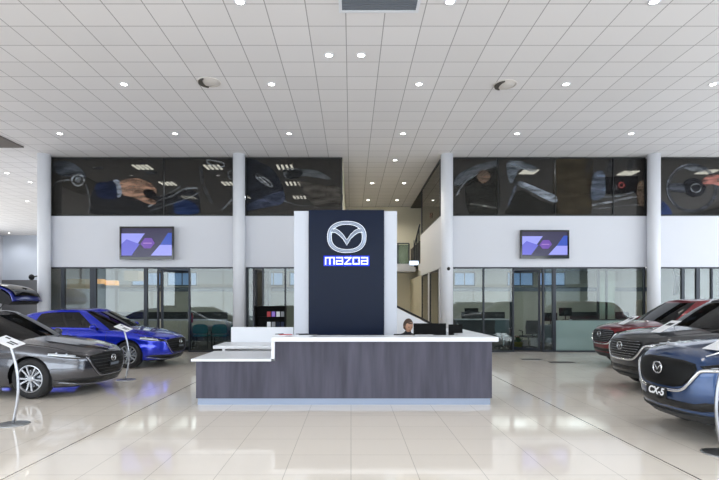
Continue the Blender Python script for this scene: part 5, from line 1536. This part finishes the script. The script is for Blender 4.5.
            b = nb(); lathe(b, [(0, -0.03), (rr-0.02, -0.03), (rr-0.02, -0.02), (0, -0.02)], axis='y', n=32); obj('inner_disc', b, 'black', wh)
            w_o = wh
        else:
            w_o = wh.copy(); COL.objects.link(w_o); w_o.parent = root
            for ch in wh.children:
                c2 = ch.copy(); COL.objects.link(c2); c2.parent = w_o
        w_o.location = (axx, sg*(S['W']-0.135), R); w_o.rotation_euler = (0, 0, 0 if sg > 0 else PI)
    return root

grey = build_car('hatchback_car', 'metallic grey hatchback nearest on the left, nose pointing right', HATCH, 'paint_grey', plate='MAZDA3')
blue = build_car('hatchback_car', 'bright blue hatchback parked behind the grey one', HATCH, 'paint_blue', plate='MAZDA3', rim='steel')
denim = build_car('suv_car', 'blue SUV at the right edge with a CX-5 plate', SUV, 'paint_denim', plate='CX-5')
graph = build_car('suv_car', 'dark graphite SUV between the blue and the red one', SUV, 'paint_graphite', slats=True)
redc = build_car('suv_car', 'dark red SUV farthest of the three on the right', SUV, 'paint_red', slats=True)
far = build_car('suv_car', 'deep blue car with raised tailgate behind the grey hatchback at far left', SUV, 'paint_deep_blue')
def put(car, ex, ey, head_deg, xn):
    """place a car so that the centre of its nose stands at (ex, ey), heading given in degrees from +x"""
    a = math.radians(head_deg); car.rotation_euler = (0, 0, a)
    car.location = (ex-xn*math.cos(a), ey-xn*math.sin(a), 0)
put(grey, -4.22, 8.95, -5, 2.27)
put(blue, -4.33, 12.8, -6, 2.27)
put(denim, 3.62, 5.95, 180, 2.24)
put(graph, 4.85, 9.1, 180, 2.24)
put(redc, 6.2, 12.6, 180, 2.24)
put(far, -14.95, 14.6, 184, 2.24)
# raised tailgate of the far car
b = nb(); rows_ = []
TG = spline([(-1.74, 1.66), (-1.95, 1.93), (-2.35, 2.07), (-2.75, 2.03), (-3.05, 1.86), (-3.16, 1.62)], 4, False)
for i, (x, z) in enumerate(TG):
    u = i/(len(TG)-1)
    rows_.append([b.verts.new((x, y*(0.62+0.12*u), z+0.03*(1-y**2))) for y in [-1+k/5 for k in range(11)]])
for i in range(len(TG)-1):
    for k in range(10): b.faces.new((rows_[i][k], rows_[i+1][k], rows_[i+1][k+1], rows_[i][k+1]))
o = obj('tailgate', b, 'paint_deep_blue', far, True); sd = o.modifiers.new('solid', 'SOLIDIFY'); sd.thickness = 0.04
b = nb(); rows_ = []
for (x, z) in TG[int(len(TG)*0.42):-2]:
    rows_.append([b.verts.new((x-0.035, y*0.63, z+0.03*(1-y**2)+0.03)) for y in [-1+k/5 for k in range(11)]])
for i in range(len(rows_)-1):
    for k in range(10): b.faces.new((rows_[i][k], rows_[i+1][k], rows_[i+1][k+1], rows_[i][k+1]))
obj('tailgate_window', b, 'black_gloss', far, True)
b = nb(); prism(b, [(-2.3, 1.99), (-2.75, 1.96), (-3.0, 1.80), (-3.10, 1.60), (-3.0, 1.52), (-2.75, 1.56), (-2.6, 1.70), (-2.3, 1.86)], 'y', -0.70, 0.70); obj('tailgate_trim', b, 'seat_black', far, bevel=0.05)
for sg in (1, -1):
    b = nb(); cyl(b, (-1.95, sg*0.6, 1.35), (-2.25, sg*0.6, 1.74), 0.014); obj('gas_strut', b, 'black', far)

# information sheets on the bonnets
def sheet(car, S, lx, ly, w, h, tilt, label):
    zc_, zs_ = interp(S['zc']), interp(S['zs'])
    t = thing('hood_sheet', label, 'information card')
    t.matrix_world = Matrix.LocRotScale(car.location, car.rotation_euler, (1, 1, 1))@Matrix.Translation((lx, ly, 0))
    def hz_(x, y):
        k = min(1, abs(y)/0.84); return zs_(x)+(zc_(x)-zs_(x))*(1-k*k)+0.010*math.exp(-((k-0.62)/0.12)**2)+0.008
    z0 = hz_(lx, ly); a = math.radians(tilt)
    def P(u, v, l=0): return Vector((-u*math.cos(a)+l*math.sin(a), v, z0+u*math.sin(a)+l*math.cos(a)))
    def board(u0, u1, v0, v1, l0, l1):
        b = nb(); V = [b.verts.new(P(u, v, l)) for l in (l0, l1) for v in (v0, v1) for u in (u0, u1)]
        for f in ((0, 1, 3, 2), (4, 6, 7, 5), (0, 4, 5, 1), (2, 3, 7, 6), (0, 2, 6, 4), (1, 5, 7, 3)): b.faces.new([V[i] for i in f])
        return b
    obj('card', board(0, h, -w/2, w/2, 0, 0.004), 'paper', t)
    obj('printed_logo', board(h*0.58, h*0.8, -w*0.28, w*0.28, 0.004, 0.0055), 'ink', t)
    b = nb(); e = P(h*0.85, 0); xx = e.x-0.02; tube(b, [e, (xx, 0, hz_(lx+xx, ly)-0.004)], 0.006, 6); obj('prop', b, 'steel', t)
    return t
sheet(denim, SUV, 1.93, 0.45, 0.30, 0.46, 26, 'white information card propped on the bonnet of the blue SUV')
sheet(graph, SUV, 1.86, 0.42, 0.26, 0.42, 28, 'white information card propped on the bonnet of the graphite SUV')
sheet(redc, SUV, 1.90, 0.35, 0.26, 0.42, 28, 'white information card propped on the bonnet of the red SUV')
